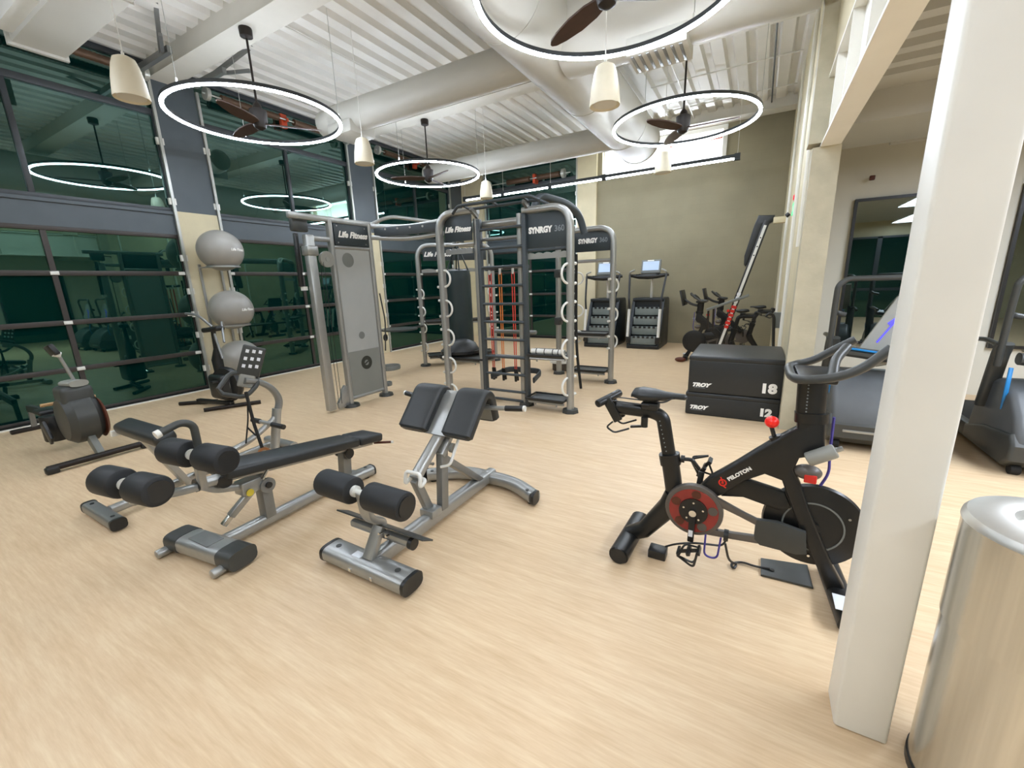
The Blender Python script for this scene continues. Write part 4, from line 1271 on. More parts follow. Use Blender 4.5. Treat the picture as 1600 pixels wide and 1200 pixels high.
    lettering('PELOTON', .0275, t, o_, d_, n_, 'white_ink', 0, 'logo_lettering', .0012, 1.12, local=True)
    lo = V((-.078, -.0375, .567))
    mb = MB().ring(lo, .018, [(-.0035, -.001), (.0035, -.001), (.0035, .001), (-.0035, .001)], 26, (0, 1, 0))
    mb.bar(lo - n_ * .008 - d_ * .002, lo + n_ * .032 + d_ * .012, .006, .0022, (0, 1, 0))
    mb.bar(lo + d_ * -.012 - n_ * .010, lo - d_ * .004 - n_ * .034, .006, .0022, (0, 1, 0))
    mb.bar(lo - d_ * .008, lo + d_ * .008 + n_ * .002, .006, .0022, (0, 1, 0))
    B(mb, 'logo', 'red_ink')
    return t


bike0 = studio_bike('black studio bike in front with red crank disc, near the white column', (0, 2.5, 0), 0)
t = bike0
ORG[t.name] = V((0, 2.5, 0))
MB().tube(bend([(-.36, 2.46, .07), (-.30, 2.44, .12), (-.20, 2.43, .165), (-.05, 2.43, .19), (-.03, 2.44, .235)], .06, 5), .006, 6).build('power_cord', 'plastic', t)
MB().span((-.455, 2.40, .0), (-.35, 2.49, .055), .006).build('power_adapter', 'plastic', t)
MB().tube(bend([(-.14, 2.43, .24), (-.14, 2.425, .10), (-.07, 2.425, .10), (-.06, 2.43, .24)], .06, 8), .006, 6).build('loose_cable', 'purple', t)
MB().ring((-.035, 2.445, .255), .03, [(-.004, -.012), (.004, -.012), (.004, .012), (-.004, .012)], 16, (1, 0, 0)).build('cable_tie', 'plastic', t)
t = thing('floor_outlet_cover', 'flat dark plate on the floor under the front bike flywheel', 'floor plate', (.28, 2.62, 0))
MB().prism([(.16, 2.52), (.41, 2.53), (.40, 2.74), (.16, 2.69)], (0, 0, .008), (1, 0, 0), (0, 1, 0), .014, .003).build('plate', 'plastic_g', t)
MB().cyl((.215, 2.585, .015), (.215, 2.585, .022), .012, n=12).build('socket', 'plastic', t)
tag(MB().tube(bend([(-.035, 2.445, .20), (-.01, 2.47, .08), (.035, 2.56, .012), (.02, 2.50, .012), (.0, 2.55, .012), (.06, 2.60, .012), (.13, 2.585, .012), (.205, 2.585, .024)], .05, 6), .007, 6).build('power_cord', 'plastic'), 'thin black cord from front bike to plate on floor', 'cord')

# the two bikes at the back face the other way
for i, (loc, lab) in enumerate((((-.72, 9.55, 0), 'black studio bike at the back wall, just behind the foam boxes'), ((-.42, 10.75, 0), 'black studio bike farthest back against the beige wall'))):
    c = copy_tree(bike0)
    c.location = loc
    c.rotation_euler = (0, 0, math.pi)
    c['label'] = lab
    for ch in list(c.children):
        if ch.name.split('.')[0] in ('power_cord', 'power_adapter', 'loose_cable', 'cable_tie'):
            bpy.data.objects.remove(ch)
    for nm, mb, m_ in (('touch_screen', MB().bar((.62, -.26, 1.30), (.62, .26, 1.30), .035, .32, (.25, 0, 1), .008), 'plastic'), ('screen_arm', MB().tube(bend([(.28, 0, 1.12), (.45, 0, 1.16), (.60, 0, 1.26)], .06, 5), .025, 8), 'plastic')):
        ob = mb.build(nm, m_, c, local=True)
t = tag(MB().sphere((-1.28, 9.2, .05), .1, (1.1, .6, .5), 16, 10).build('shoe', 'brown'), 'brown shoe on the floor left of the rear bikes', 'shoe')

# ---- tall inclined trainer
t = thing('incline_trainer', 'tall diagonal trainer with long black pad and red lettering by back wall', 'exercise machine', (-.4, 8.9, 0))
a, b = V((-.66, 8.9, .02)), V((.03, 8.9, 2.62))
u = (b - a).normalized()
MB().bar(a, b, .10, .05, (0, 1, 0), .01).build('rail', 'plastic', t)
MB().bar(a + u * .1 + V((0, -.03, 0)), b - u * .08 + V((0, -.03, 0)), .045, .012, (0, 1, 0)).build('rail_stripe', 'white_metal', t)
for k in (2.1, 2.25, 2.4):
    MB().cyl(a + u * k + V((0, -.036, 0)), a + u * k + V((0, -.04, 0)), .012, n=10).build('rail_hole', 'plastic', t)
for k in range(6):
    MB().bar(a + u * (.76 + .075 * k) + V((0, -.037, 0)), a + u * (.815 + .075 * k) + V((0, -.037, 0)), .085 if k % 2 else .07, .006, (0, 1, 0)).build('red_letter', 'red', t)
for k in (1.24, 1.31, 1.38):
    MB().bar(a + u * k + V((0, -.037, 0)), a + u * (k + .05) + V((0, -.037, 0)), .06, .008, (0, 1, 0)).build('white_letter', 'white_matte', t)
q = V((-u.z, 0, u.x))
MB().prism([(-.11, 2.72), (.14, 2.70), (.125, 2.60), (.06, 2.56), (-.02, 2.54), (-.075, 2.38), (-.20, 1.92), (-.24, 1.86), (-.265, 1.90), (-.27, 2.05), (-.16, 2.56)], (0, 8.98, 0), (1, 0, 0), (0, 0, 1), .20, .03, 3).build('back_pad', 'vinyl', t, 50)
MB().span((.12, 8.84, 2.56), (.30, 8.96, 2.66), .01).build('wall_hinge', 'cream', t)
MB().cyl((.30, 8.9, 2.66), (.34, 8.9, 2.70), .035, n=12).build('hinge_knob', 'plastic', t)
MB().bar((-.82, 8.86, 1.09), (-.13, 8.86, 1.36), .06, .05, (0, 0, 1), .012).build('cross_arm', 'plastic_m', t)
for x in (-.79, -.70):
    MB().bar((x, 8.9, 1.10 + (x + .79) * .4), (x + .01, 8.9, .70), .035, .035, (0, 1, 0)).build('arm_post', 'bronze', t)
MB().bar((-.56, 8.98, .25), (-.05, 8.98, .02), .05, .05).build('floor_brace', 'plastic', t)
MB().bar((-.78, 8.9, .72), (-.44, 8.9, .80), .04, .04).build('arm_link', 'plastic', t)

# ---- stair climbers
def stair_climber(label, x, y):
    t = thing('stair_climber', label, 'stair climber', (x, y, 0), 0, 'stair climbers at the back wall', True)
    B = lambda mb, n, m, p=None, s=35: mb.build(n, m, p or t, s)
    prof = [(0, 0), (.0, .20), (.06, .34), (.20, .62), (.38, 1.10), (.44, 1.21), (.95, 1.22), (1.0, 1.14), (1.0, 0)]
    for s in (-1, 1):
        B(MB().prism(prof, (s * .335, 0, 0), (0, 1, 0), (0, 0, 1), .07, .012), 'side_panel', 'stairgreen')
        B(MB().cyl((s * .345, -.035, .30), (s * .345, .06, .98), .032, n=14), 'side_pole', 'white_metal')
        B(MB().span((s * .33 - .05, -.04, .14), (s * .33 + .05, .12, .32), .015), 'pole_foot', 'plastic')
        B(MB().sweep(bend([(s * .345, .06, .98), (s * .36, .06, 1.22), (s * .41, .26, 1.82)], .1, 6), oval(.035, .045, 12), (1, 0, 0)), 'hand_rail', 'plastic')
        B(MB().tube(bend([(s * .40, .30, 1.80), (s * .41, .22, 1.88), (s * .30, .26, 1.93)], .06, 5), .02, 8), 'grip', 'silver')
    B(MB().span((-.30, .45, .0), (.30, .98, 1.19)), 'rear_case', 'stairgreen')
    B(MB().span((-.36, .38, 1.16), (.36, .98, 1.235), .02), 'top_cover', 'stairgreen')
    B(MB().span((-.35, -.03, 0), (.35, .45, .09), .012), 'base', 'plastic')
    for k in range(4):
        z = .10 + .235 * k
        yy = .02 + .115 * k
        st = B(MB().span((-.295, yy, z), (.295, yy + .30, z + .20), .012), 'step', 'stepgrey')
        for j in range(5):
            xx = -.21 + .105 * j
            B(MB().span((xx - .028, yy - .012, z + .165), (xx + .028, yy + .004, z + .215), .004), 'step_grip', 'plastic', st)
    B(MB().sweep([(.02, .62, 1.2), (.06, .45, 1.80)], oval(.085, .06, 14, 2.6), (1, 0, 0)), 'mast', 'white_metal')
    tr = B(MB().sweep([(-.42, .36, 1.80), (-.2, .30, 1.77), (.0, .30, 1.76), (.2, .30, 1.77), (.44, .36, 1.80)], oval(.20, .12, 16, 2.4), (0, 0, 1), scales=[.6, 1, 1.1, 1, .6]), 'console_tray', 'plastic')
    for s in (-1, 1):
        B(MB().cyl((s * .22, .26, 1.78), (s * .22, .26, 1.83), .05, n=16), 'cup_holder', 'plastic', tr)
    cn = B(MB().box((.03, .42, 2.0), (.44, .06, .34), (R(-14), 0, 0), .02, 3), 'console', 'plastic_m')
    B(MB().box((.03, .388, 2.02), (.36, .01, .22), (R(-14), 0, 0)), 'screen', 'screen', cn)
    B(MB().box((.03, .365, 2.145), (.14, .012, .02), (R(-14), 0, 0)), 'name_strip', 'white_ink', cn)
    return t


st0 = stair_climber('black stair climber with lit screen, left of two by the corner column', -3.52, 10.62)
st0.scale = (1.08, 1.12, 1.0)
c = copy_tree(st0)
c.location = (-2.40, 10.68, 0)
c['label'] = 'black stair climber with lit screen, right of two at beige wall'

# ---- treadmills in the side bay
def treadmill(label, x, y):
    t = thing('treadmill', label, 'treadmill', (x, y, 0), 0, 'treadmills in the side bay', True)
    B = lambda mb, n, m, p=None, s=35: mb.build(n, m, p or t, s)
    prof = [(.06, .07), (-.02, .16), (-.03, .30), (.06, .50), (.22, .66), (.42, .74), (.62, .72), (.80, .50), (.86, .26), (.86, .07)]
    B(MB().prism(prof, (0, 0, 0), (0, 1, 0), (0, 0, 1), .86, .05, 4), 'motor_hood', 'hood', None, 50)
    B(MB().prism([(.08, .06), (-.035, .14), (-.045, .27), (.02, .36), (.5, .30), (.86, .20), (.86, .06)], (0, 0, 0), (0, 1, 0), (0, 0, 1), .90, .03, 3), 'hood_skirt', 'plastic_g')
    B(MB().span((-.33, -.048, .20), (.1, -.03, .225), .004), 'hood_strip', 'silver')
    for s in (-1, 1):
        B(MB().span((s * .40 - .04, .6, .06), (s * .40 + .04, 2.05, .20), .015), 'side_rail', 'plastic_g')
        B(MB().cyl((s * .36 - .03, .06, .045), (s * .36 + .03, .06, .045), .045, n=16), 'wheel', 'rubber')
        B(MB().sweep([(s * .43, .62, .45), (s * .44, .50, .95), (s * .44, .46, 1.05)], oval(.07, .12, 14, 2.8), (1, 0, 0)), 'upright', 'plastic_g')
        B(MB().tube(bend([(s * .44, .46, 1.02), (s * .46, .75, 1.05), (s * .44, 1.05, 1.02)], .1, 6), .022, 10), 'hand_rail', 'plastic_g')
    B(MB().span((-.36, .8, .12), (.36, 2.05, .17), .01), 'belt', 'rubber')
    B(MB().span((-.42, 2.0, 0), (.42, 2.1, .16), .02), 'rear_roller_cover', 'plastic')
    hb = B(MB().tube(bend([(-.46, .46, .85), (-.47, .42, 1.35), (-.47, .40, 1.58), (-.40, .42, 1.64), (.40, .42, 1.64), (.47, .40, 1.58), (.47, .42, 1.35), (.46, .46, .85)], .09, 7), .026, 12), 'sprint_bar', 'plastic_g')
    B(MB().tube(bend([(-.47, .42, 1.33), (-.44, .5, 1.30), (-.36, .5, 1.28)], .04, 4), .024, 10), 'bar_branch', 'plastic_g')
    e1, e2 = V((1, 0, 0)), V((0, .30, .95)).normalized()
    o_ = V((-.24, .40, .92))
    cn = B(MB().prism([(0, .02), (.27, .56), (.62, .60), (.66, .14), (.30, -.10), (.16, -.14)], o_, e1, e2, .06, .015), 'console', 'plastic_l')
    for p, q, wd in (((.14, .10), (.27, .32), .012), ((.22, .28), (.30, .36), .035), ((.27, .34), (.40, .40), .02)):
        B(MB().bar(o_ + e1 * p[0] + e2 * p[1] + V((0, -.034, .006)), o_ + e1 * q[0] + e2 * q[1] + V((0, -.034, .006)), wd, .006, (0, -.95, .3)), 'led_mark', 'ledblue', cn)
    tray = B(MB().sweep([(-.36, .40, .93), (0, .33, .89), (.36, .40, .93)], oval(.24, .10, 16, 2.4), (0, 0, 1)), 'console_tray', 'plastic_g')
    B(MB().sweep([(-.36, .30, .97), (0, .23, .93), (.36, .30, .97)], oval(.05, .02, 10, 2.4), (0, 0, 1)), 'tray_trim', 'blue', tray)
    B(MB().sweep(bend([(-.42, .30, .50), (-.44, .26, .70), (-.42, .32, .86)], .1, 6), oval(.02, .03, 10), (1, 0, 0)), 'side_trim', 'blue')
    return t


tr0 = treadmill('grey treadmill with blue led, behind front bike left of white column', 1.16, 4.95)
c = copy_tree(tr0)
c.location = (2.36, 4.85, 0)
c['label'] = 'grey treadmill partly hidden, right of the white column'

# ================================================================== MULTI STATION RIG
rig = thing('training_rig', 'large grey multi station rig with ladder, signs and cable tower', 'training rig', (-3.6, 5.6, 0))
POST = oval(.085, .12, 16, 3)


def post(pts, rad=.22, parent=None, name='post'):
    return MB().sweep(bend(pts, rad, 9), POST, None).build(name, 'silver', parent or rig)


def frame_post(x, y, zt, foot=True):
    if foot:
        MB().cyl((x, y, 0), (x, y, .045), .115, .105, n=8).build('foot_pad', 'plastic_g', rig)


def sweepu(pts, sec, upv, name, m='silver', rad=.2):
    return MB().sweep(bend(pts, rad, 9), sec, upv).build(name, m, rig)


# front row: left post, ladder, right post
FL, FR = V((-3.98, 4.93, 0)), V((-2.04, 5.03, 0))
LL, LR = V((-3.40, 5.05, 0)), V((-2.70, 5.05, 0))
sweepu([FL, FL + V((0, 0, 2.68)), LL + V((0, .02, 2.68))], POST, (0, 1, 0), 'post', rad=.26)
sweepu([FR, FR + V((0, 0, 2.60)), LR + V((0, .02, 2.60))], POST, (0, 1, 0), 'post', rad=.26)
for p in (FL, FR):
    frame_post(p.x, p.y, 2.6)
for p in (LL + V((-.06, .06, 0)), LR + V((-.07, .06, 0))):
    MB().sweep([p, p + V((0, 0, 2.58))], POST, (0, 1, 0)).build('inner_post', 'silver', rig)
    frame_post(p.x + .03, p.y, 2.6)
for p in (LL, LR):
    MB().bar(p + V((.03, -.02, .03)), p + V((.03, -.02, 2.56)), .055, .075, (0, 1, 0), .008).build('ladder_stile', 'rig_dark', rig)
for k in range(10):
    z = .20 + .2465 * k
    MB().cyl((-3.36, 5.02, z), (-2.69, 5.02, z), .019, n=12).build('ladder_rung', 'rig_dark', rig)
MB().cyl((-3.44, 5.14, 2.50), (-2.76, 5.14, 2.50), .05, n=16).build('cross_tube', 'silver', rig)
MB().cyl((-3.44, 5.10, 2.30), (-2.76, 5.10, 2.30), .022, n=12).build('cross_tube', 'silver_d', rig)
MB().cyl((-3.46, 5.06, .06), (-2.76, 5.06, .06), .02, n=12).build('cross_tube', 'rig_dark', rig)
# pull up bars on top
for y, z, x0, x1 in ((4.86, 2.73, -3.70, -2.38), (5.02, 2.70, -3.78, -2.34)):
    MB().tube(bend([(x0, y + .04, z - .08), (x0 + .12, y, z), (x1 - .12, y, z), (x1, y + .04, z - .06)], .05, 5), .02, 12).build('pull_up_bar', 'rig_dark', rig)
for x in (-3.5, -3.05, -2.6):
    MB().bar((x, 4.86, 2.73), (x, 5.02, 2.70), .03, .02).build('bar_link', 'rig_dark', rig)
for x in (-3.42, -2.62):
    MB().bar((x, 4.92, 2.69), (x, 5.08, 2.60), .04, .05).build('bar_mount', 'silver_d', rig)
# signs
s1 = MB().prism([(-3.93, 2.30), (-3.47, 2.30), (-3.47, 2.63), (-3.87, 2.63), (-3.93, 2.57)], (0, 5.0, 0), (1, 0, 0), (0, 0, 1), .03, .004).build('sign_panel', 'sign', rig)
lettering('Life Fitness', .098, s1, (-3.70, 4.982, 2.455), (1, 0, -.02), (0, 0, 1), 'white_ink', .35, 'sign_lettering', .005)
s2 = MB().prism([(-2.66, 2.13), (-2.08, 2.13), (-2.08, 2.44), (-2.16, 2.55), (-2.66, 2.55)], (0, 5.06, 0), (1, 0, 0), (0, 0, 1), .03, .004).build('sign_panel', 'sign', rig)
lettering('SYNRGY', .098, s2, (-2.455, 5.042, 2.345), (1, 0, 0), (0, 0, 1), 'white_ink', 0, 'sign_lettering', .006, .86)
lettering('360', .098, s2, (-2.19, 5.042, 2.345), (1, 0, 0), (0, 0, 1), 'grey_ink', 0, 'sign_lettering', .002, .92)
MB().cyl((-3.93, 5.02, 2.26), (-3.46, 5.04, 2.26), .02, n=10).build('sign_rail', 'silver', rig)
MB().cyl((-2.66, 5.06, 2.10), (-2.08, 5.05, 2.11), .016, n=10).build('sign_rail', 'rig_dark', rig)


def scallop(a, b, z, y0, y1=None):
    n = 5
    a, b = V((a, y0, 0)), V((b, y0 if y1 is None else y1, 0))
    L = (b - a).length
    ax = (b - a).normalized()
    poly = [(0, z), (L, z)]
    top = []
    for i in range(n * 6 + 1):
        t = i / (n * 6)
        top.append((L * t, z + .06 + .018 * abs(math.sin(math.pi * n * t))))
    MB().prism(poly + top[::-1], a, ax, (0, 0, 1), .03).build('scalloped_rail', 'silver', rig)


scallop(-2.66, -2.08, 2.0, 5.07)
scallop(-3.93, -3.47, 2.13, 5.0)


def half_rings(p, zs, out, up_n=(0, 0, 1), r=.115):
    """white half-ring hooks on a post; out is the direction they stick out"""
    p, out = V(p), V(out).normalized()
    for z in zs:
        c = p + V((0, 0, z)) + out * .04
        pts = [c - V((0, 0, r)) - out * .10] + arc(c, r, -90, 90, out, (0, 0, 1), 12) + [c + V((0, 0, r)) - out * .10]
        h = MB().tube(pts, .015, 10).build('half_ring_hook', 'white_metal', rig)
        for s_ in (-1, 1):
            MB().cyl(c + V((0, 0, r * s_)) - out * .14, c + V((0, 0, r * s_)) - out * .09, .02, n=10).build('hook_knob', 'white_metal', h)


half_rings(FL, (1.80, 1.375, .95, .53, .12), (1, -.1, 0))
half_rings(FR, (1.80, 1.33, .86, .36), (-.35, -1, 0), r=.12)


def tray(c, lx, ly, ang, name='shelf'):
    c = V(c)
    mt = Matrix.Rotation(ang, 3, 'Z')
    t_ = MB().box(c, (lx, ly, .035), mt, .012, 3).build(name, 'plastic_g', rig)
    d1, d2 = mt @ V((1, 0, 0)), mt @ V((0, 1, 0))
    MB().sweep([c + d1 * (lx / 2 + .02) * a + d2 * (ly / 2 + .01) * b + V((0, 0, .02)) for a, b in ((-1, -1), (1, -1), (1, 1), (-1, 1))], oval(.022, .03, 8, 3), (0, 0, 1), closed=True).build('shelf_rim', 'plastic', t_)
    for s_ in (-1, 1):
        MB().cyl(c - d1 * lx / 2 + d2 * ly * .35 * s_ + V((0, 0, -.035)), c + d1 * lx / 2 + d2 * ly * .35 * s_ + V((0, 0, -.035)), .018, n=10).build('shelf_rail', 'silver', t_)
    for k in (-.3, .3):
        MB().cyl(c + d1 * lx * k - d2 * ly * .35 + V((0, 0, -.075)), c + d1 * lx * k - d2 * ly * .35 + V((0, 0, -.05)), .012, n=8).build('shelf_bolt', 'silver', t_)
    return t_


tray((-2.36, 5.05, .15), .52, .30, 0)
tray((-2.36, 5.10, .74), .52, .26, 0)
tray((-3.85, 5.26, .60), .80, .40, 0)

# right frame running back
BR = V((-2.05, 6.86, 0))
BM = V((-3.16, 7.22, 0))
sweepu([BR, BR + V((0, 0, 2.52)), V((-2.72, 6.92, 2.52)), V((-3.0, 6.95, 2.45))], POST, (0, 1, 0), 'post', rad=.26)
frame_post(BR.x, BR.y, 2.5)
MB().sweep([BM, BM + V((0, 0, 2.5))], POST, (0, 1, 0)).build('post', 'silver', rig)
frame_post(BM.x, BM.y, 2.5)
for z in (1.0, 1.85):
    MB().box(BM + V((0, 0, z)), (.11, .15, .14), None, .01).build('clamp_sleeve', 'plastic_g', rig)
    MB().cyl(BM + V((.04, -.05, z + .02)), BM + V((.36, -.35, z + .06)), .02, n=10).build('clamp_arm', 'plastic_g', rig)
s3 = MB().prism([(-2.72, 2.17), (-2.10, 2.17), (-2.10, 2.40), (-2.2, 2.49), (-2.72, 2.49)], (0, 6.9, 0), (1, 0, 0), (0, 0, 1), .03, .004).build('sign_panel', 'sign', rig)
lettering('SYNRGY', .098, s3, (-2.49, 6.882, 2.335), (1, 0, 0), (0, 0, 1), 'white_ink', 0, 'sign_lettering', .006, .86)
lettering('360', .098, s3, (-2.225, 6.882, 2.335), (1, 0, 0), (0, 0, 1), 'grey_ink', 0, 'sign_lettering', .002, .92)
MB().cyl((-2.75, 6.9, 2.02), (-2.08, 6.88, 2.02), .028, n=10).build('cross_tube', 'silver', rig)
tray((-2.42, 6.9, .19), .58, .32, 0)
tray((-2.42, 6.9, .82), .58, .32, 0)
half_rings(BR, (1.62, 1.15, .70), (.4, .9, 0), r=.1)
half_rings(BM + V((.4, -.2, 0)), (1.75, 1.2, .75), (.8, .3, 0), r=.1)
# canopy arm arching to the back
MB().sweep(bend([(-2.72, 5.3, 2.50), (-2.62, 5.35, 2.82), (-2.40, 5.75, 2.75), (-2.28, 5.95, 2.62), (-2.22, 6.0, 2.36)], .12, 8), oval(.10, .10, 16, 3), (.9, .35, 0)).build('canopy_arm', 'rig_dark', rig)
MB().sweep(bend([(-2.7, 5.2, 2.5), (-3.1, 6.4, 2.5), (-3.16, 7.15, 2.5)], .4, 8), oval(.09, .14, 14, 3), (0, 0, 1)).build('top_beam', 'silver_d', rig)
# diagonal back frame
A, B_ = V((-6.2, 6.90, 0)), V((-5.08, 8.02, 0))
ab = (B_ - A).normalized()
nb = V((ab.y, -ab.x, 0))
sweepu([A, A + V((0, 0, 2.53)), B_ + V((0, 0, 2.53)), B_], POST, nb, 'post', rad=.28)
for p in (A, B_):
    frame_post(p.x, p.y, 2.5)
s4 = MB().prism([(.12, 2.22), (1.46, 2.22), (1.46, 2.42), (1.38, 2.47), (.2, 2.47), (.12, 2.42)], A + nb * .0, ab, (0, 0, 1), .03, .004).build('sign_panel', 'sign', rig)
lettering('Life Fitness', .125, s4, A + nb * .018 + ab * .42 + V((0, 0, 2.345)), ab, (0, 0, 1), 'white_ink', .35, 'sign_lettering', .005)
scallop(A.x + .05, B_.x - .05, 1.98, A.y + .05, B_.y - .05)
ang = math.atan2(ab.y, ab.x)
tray(A + ab * .79 + V((0, 0, .22)), 1.40, .42, ang)
tray(A + ab * .79 + V((0, 0, .95)), 1.40, .30, ang)
half_rings(A, (1.55, 1.18, .83, .42), ab * .7 + nb, r=.09)
half_rings(B_, (1.55, 1.18, .83), -ab * .9 + nb * .3, r=.09)
# connecting beams
for (p, q, w_, h_) in (((-4.0, 5.0, 2.60), (-5.1, 4.72, 2.60), .05, .07), ((-4.0, 5.05, 2.44), (-5.1, 4.70, 2.44), .05, .07)):
    MB().sweep(bend([p, ((p[0] + q[0]) / 2, (p[1] + q[1]) / 2 + .05, p[2] - .05), q], .4, 8), oval(w_, h_, 14, 3), (0, 0, 1)).build('connecting_beam', 'silver', rig)
MB().bar((-4.05, 4.97, 2.52), (-5.05, 4.74, 2.50), .05, .13, (0, 0, 1), .008).build('bridge_plate', 'rig_dark', rig)
for k in range(4):
    c_ = V((-4.25 - .2 * k, 4.90 - .046 * k, 2.54))
    MB().cyl(c_, c_ + V((.006, -.012, 0)), .014, n=10).build('bridge_bolt', 'silver', rig)
MB().sweep(bend([(-5.1, 4.72, 2.62), (-4.9, 4.9, 2.74), (-4.4, 5.6, 2.66)], .2, 8), oval(.05, .05, 12), None).build('connecting_beam', 'silver', rig)
MB().sweep([(-3.5, 5.2, 2.52), (-4.4, 6.0, 2.56), (-5.62, 7.42, 2.50)], oval(.09, .14, 14, 3), (0, 0, 1)).build('top_beam', 'silver_d', rig)
MB().cyl((-3.66, 5.6, 1.93), (-2.92, 5.6, 1.93), .03, n=12).build('band_rail', 'rig_dark', rig)
for x in (-3.5, -2.95):
    MB().bar((x, 5.6, 1.93), (x + .04, 5.08, 1.93), .03, .05).build('band_rail_arm', 'rig_dark', rig)
for x in (-3.53, -3.35, -3.13):
    MB().cyl((x, 5.58, 1.93), (x, 5.525, 1.94), .012, n=8).build('band_peg', 'white_metal', rig)
MB().sweep(bend([(-3.45, 5.3, .32), (-3.4, 5.75, .36), (-2.8, 5.75, .36), (-2.72, 5.3, .32)], .15, 8), oval(.03, .09, 12, 3), (0, 0, 1)).build('low_rail', 'rig_dark', rig)
for z in (.62, 1.0):
    MB().cyl((-3.44, 5.45, z), (-2.74, 5.45, z), .028, n=12).build('low_rail', 'silver_d', rig)
# cable tower
TX = -5.12
for y in (4.0, 4.68):
    MB().sweep([(TX, y, .03), (TX, y, 2.62)], oval(.09, .07, 14, 3), (0, 1, 0)).build('tower_post', 'silver', rig)
    MB().cyl((TX + .02, y, 0), (TX + .02, y, .04), .115, .105, n=20).build('foot_pad', 'plastic_g', rig)
pn = MB().span((TX - .015, 4.04, .13), (TX + .015, 4.64, 2.25)).build('tower_panel', 'panelgrey', rig)
MB().span((TX + .0155, 4.05, .14), (TX + .019, 4.63, .80)).build('lower_panel', 'panelgrey2', pn)
mb = MB().ring((TX + .021, 4.36, .60), .072, [(-.03, -.001), (.03, -.001), (.03, .001), (-.03, .001)], 36, (1, 0, 0))
mb.bar((TX + .021, 4.30, .57), (TX + .021, 4.42, .63), .003, .02, (0, 0, 1))
mb.build('round_emblem', 'dark_ink', pn)
for y, z, a_, b_ in ((4.24, 2.10, .10, .10), (4.33, 1.02, .055, .09)):
    MB().lathe([(.02, 0), (a_, .001)], (TX + .0155, y, z), (1, 0, 0), 20).build('round_vent_print', 'plastic_m', pn)
MB().cyl((TX, 4.0, .11), (TX, 4.68, .11), .028, n=12).build('tower_rail', 'silver', rig)
MB().cyl((TX, 4.0, 2.27), (TX, 4.68, 2.27), .03, n=12).build('tower_rail', 'silver', rig)
MB().bar((TX, 3.42, 2.62), (TX, 4.80, 2.62), .06, .075, (0, 0, 1), .01).build('tower_top_rail', 'silver', rig)
s5 = MB().span((TX - .02, 4.05, 2.30), (TX + .03, 4.64, 2.58), .004).build('sign_panel', 'sign', rig)
lettering('Life Fitness', .112, s5, (TX + .032, 4.36, 2.44), (0, 1, 0), (0, 0, 1), 'white_ink', .35, 'sign_lettering', .005)
for y, z in ((4.10, 2.55), (4.58, 2.55), (4.10, 2.33), (4.58, 2.33)):
    MB().cyl((TX + .03, y, z), (TX + .036, y, z), .01, n=8).build('sign_bolt', 'silver', s5)
MB().span((TX - .04, 3.6, .03), (TX + .05, 3.72, 2.40), .012).build('slider_column', 'silver', rig)
MB().bar((TX, 3.68, 2.36), (TX, 3.98, 2.36), .06, .06, (0, 0, 1), .01).build('slider_arm', 'silver', rig)
MB().span((TX - .06, 3.58, 2.14), (TX + .08, 3.74, 2.26), .015).build('carriage', 'silver', rig)
MB().cyl((TX + .03, 3.87, 2.10), (TX + .06, 3.87, 2.10), .105, n=28).cyl((TX - .0, 3.87, 2.10), (TX + .03, 3.87, 2.10), .095, n=28).build('pulley', 'plastic_l', rig)
MB().cyl((TX + .06, 3.87, 2.10), (TX + .066, 3.87, 2.10), .03, n=16).build('pulley_hub', 'silver', rig)
for y, x in ((3.80, .06), (3.78, .02)):
    MB().cyl((TX + x, y, .1), (TX + x, y, 2.06), .004, n=6).build('steel_cable', 'plastic', rig)
MB().prism([(3.78, .02), (3.96, .02), (3.98, .30), (3.92, .34), (3.86, .28), (3.84, .18), (3.77, .10)], (TX, 0, 0), (0, 1, 0), (0, 0, 1), .05, .008).build('base_gusset', 'silver', rig)
MB().span((TX - .12, 3.50, 2.44), (TX - .04, 3.72, 2.60), .02).build('arm_bracket', 'plastic_g', rig)
MB().bar((TX - .1, 3.56, 2.42), (TX - .1, 3.54, 1.75), .05, .05, (0, 1, 0), .008).build('rear_strap', 'plastic', rig)
MB().span((TX - .12, 3.54, 1.70), (TX - .06, 3.6, 1.75)).build('strap_clip', 'white_metal', rig)
hk = MB().tube(bend([(TX + .02, 4.76, 1.62), (TX + .04, 4.80, 1.2), (TX + .02, 4.76, .72)], .1, 6), .011, 8).build('chain', 'plastic_g', rig)
MB().ring((TX + .04, 4.77, .93), .045, [(-.01, -.01), (.01, -.01), (.01, .01), (-.01, .01)], 16, (1, .3, 0)).build('chain_ring', 'plastic', hk)
for z, r_ in ((.42, .28), (.16, .10)):
    MB().sweep([V((TX - .05 + r_ * .9 * math.cos(R(a)) * .6, 4.76 + r_ * .45 + r_ * .6 * math.sin(R(a)), z)) for a in range(0, 360, 20)], oval(.02, .07, 8, 3), (0, 0, 1), closed=True).build('ball_hoop', 'plastic_m', rig)
MB().cyl((-6.1, 6.1, .88), (-6.1, 6.1, .91), .36, n=36).build('round_tray', 'plastic_g', rig)
MB().bar((-6.1, 6.1, .88), (-6.15, 6.85, .88), .05, .04).build('tray_arm', 'plastic_g', rig)

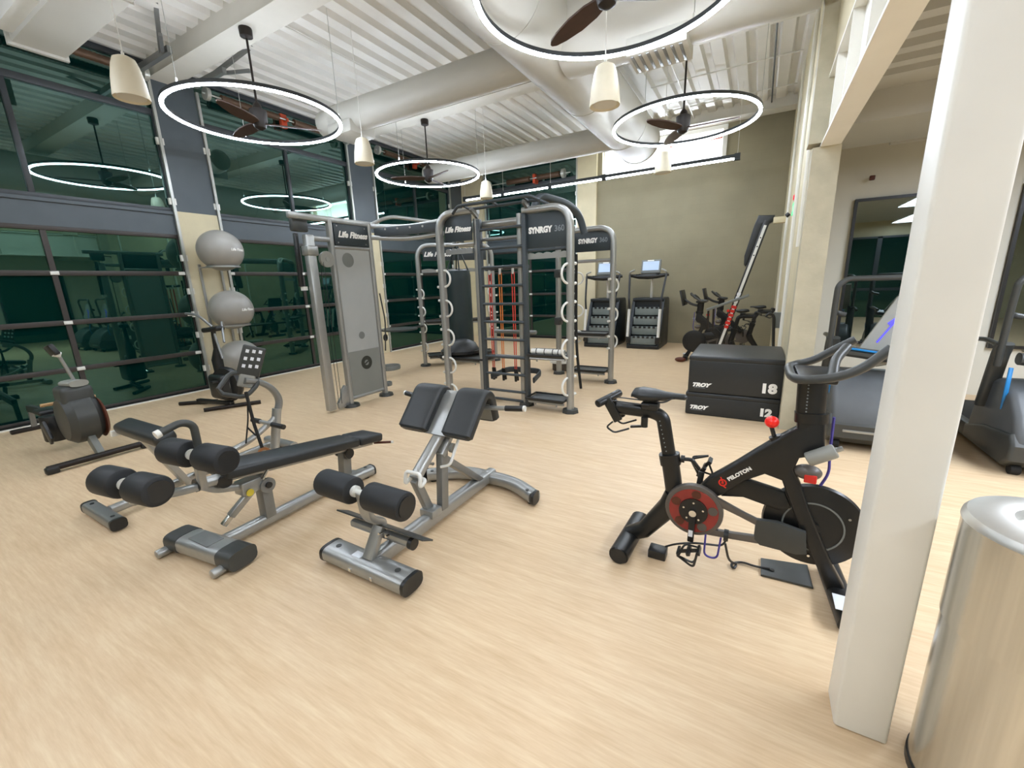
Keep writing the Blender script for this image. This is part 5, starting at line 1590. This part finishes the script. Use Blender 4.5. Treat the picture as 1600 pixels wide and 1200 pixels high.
# things hanging from and lying on the rig
for i, (x, m_, lab, nm) in enumerate(((-3.53, 'band_red', 'red resistance band hanging behind the ladder, left of three', 'red'), (-3.35, 'band_orange', 'orange resistance band hanging in the middle behind the ladder', ''), (-3.13, 'band_red', 'red resistance band hanging behind the ladder, right of three', ''))):
    t = thing('resistance_band', lab, 'resistance band', (x, 5.5, 1.94), group='bands behind the ladder')
    MB().tube([(x - .018, 5.5, 1.86), (x - .012, 5.5, .40)], .008, 8).build('tube', m_, t)
    MB().tube([(x + .022, 5.5, 1.86), (x + .016, 5.5, .40)], .008, 8).build('tube', m_, t)
    MB().cyl((x, 5.5, 1.84), (x, 5.5, 1.96), .02, n=10).build('top_clip', 'white_metal', t)
    MB().bar((x - .01, 5.5, .42), (x - .0, 5.5, .22), .035, .03, (0, 1, 0), .006).build('handle', 'plastic', t)
    MB().bar((x + .02, 5.5, .42), (x + .04, 5.5, .24), .025, .03, (0, 1, 0), .006).build('handle', 'plastic', t)
t = thing('heavy_bag', 'dark teal heavy punching bag hanging inside the rig', 'punching bag', (-4.5, 6.0, .62))
MB().lathe([(.17, 0), (.21, .02), (.215, .1), (.215, 1.24), (.20, 1.32), (.15, 1.34)], (-4.5, 6.0, .62), (0, 0, 1), 32).build('bag_body', 'bag', t)
for k in range(4):
    a = R(45 + 90 * k)
    MB().tube([(-4.5 + .18 * math.cos(a), 6.0 + .18 * math.sin(a), 1.95), (-4.5, 6.0, 2.40)], .012, 6).build('hanging_strap', 'bag', t)
MB().cyl((-4.5, 6.0, 2.38), (-4.5, 6.0, 2.52), .02, n=10).build('swivel', 'chrome', t)
t = thing('balance_dome', 'shiny black balance dome on rig shelf left of the ladder', 'balance trainer', (-4.05, 5.3, .62))
MB().lathe([(.02, .21), (.14, .20), (.24, .15), (.29, .06), (.30, .03), (.28, .0), (.02, .0)][::-1], (-4.05, 5.36, .655), (0, 0, 1), 40).build('dome', 'vinyl', t)
MB().ring((-4.05, 5.36, .68), .30, [(-.02, -.02), (.02, -.02), (.02, .02), (-.02, .02)], 40).build('rim', 'plastic', t)
t = thing('roller_stick', 'white roller with black bands on the middle right shelf of the rig', 'massage roller', (-2.36, 5.1, .79))
MB().cyl((-2.6, 5.03, .80), (-2.12, 5.03, .80), .038, n=16).build('roller', 'white_metal', t)
for x in (-2.52, -2.40, -2.28, -2.2):
    MB().cyl((x - .006, 5.03, .80), (x + .006, 5.03, .80), .040, n=16).build('band', 'plastic', t)
tag(MB().cyl((-2.62, 5.14, .792), (-2.30, 5.16, .792), .033, n=14, bevel=.008).build('roller_stick', 'plastic'), 'black roller lying behind the white roller on the rig shelf', 'massage roller')
t = thing('rope', 'black rope hanging behind the right front post of the rig', 'rope', (-2.3, 6.2, 1.9))
MB().tube(bend([(-2.42, 6.2, 2.1), (-2.42, 6.2, 1.0), (-2.40, 6.2, .55), (-2.34, 6.22, .02)], .2, 8), .022, 10).build('rope', 'rubber', t)
t = thing('stone_base', 'mottled dark base block on the floor behind the right front post', 'weight', (-3.3, 7.6, 0))
MB().cyl((-3.26, 7.55, 0), (-3.26, 7.55, .16), .17, n=24, bevel=.02).build('block', 'granite', t)
MB().cyl((-3.26, 7.55, .16), (-3.26, 7.55, .20), .22, n=24).build('top_plate', 'white_metal', t)
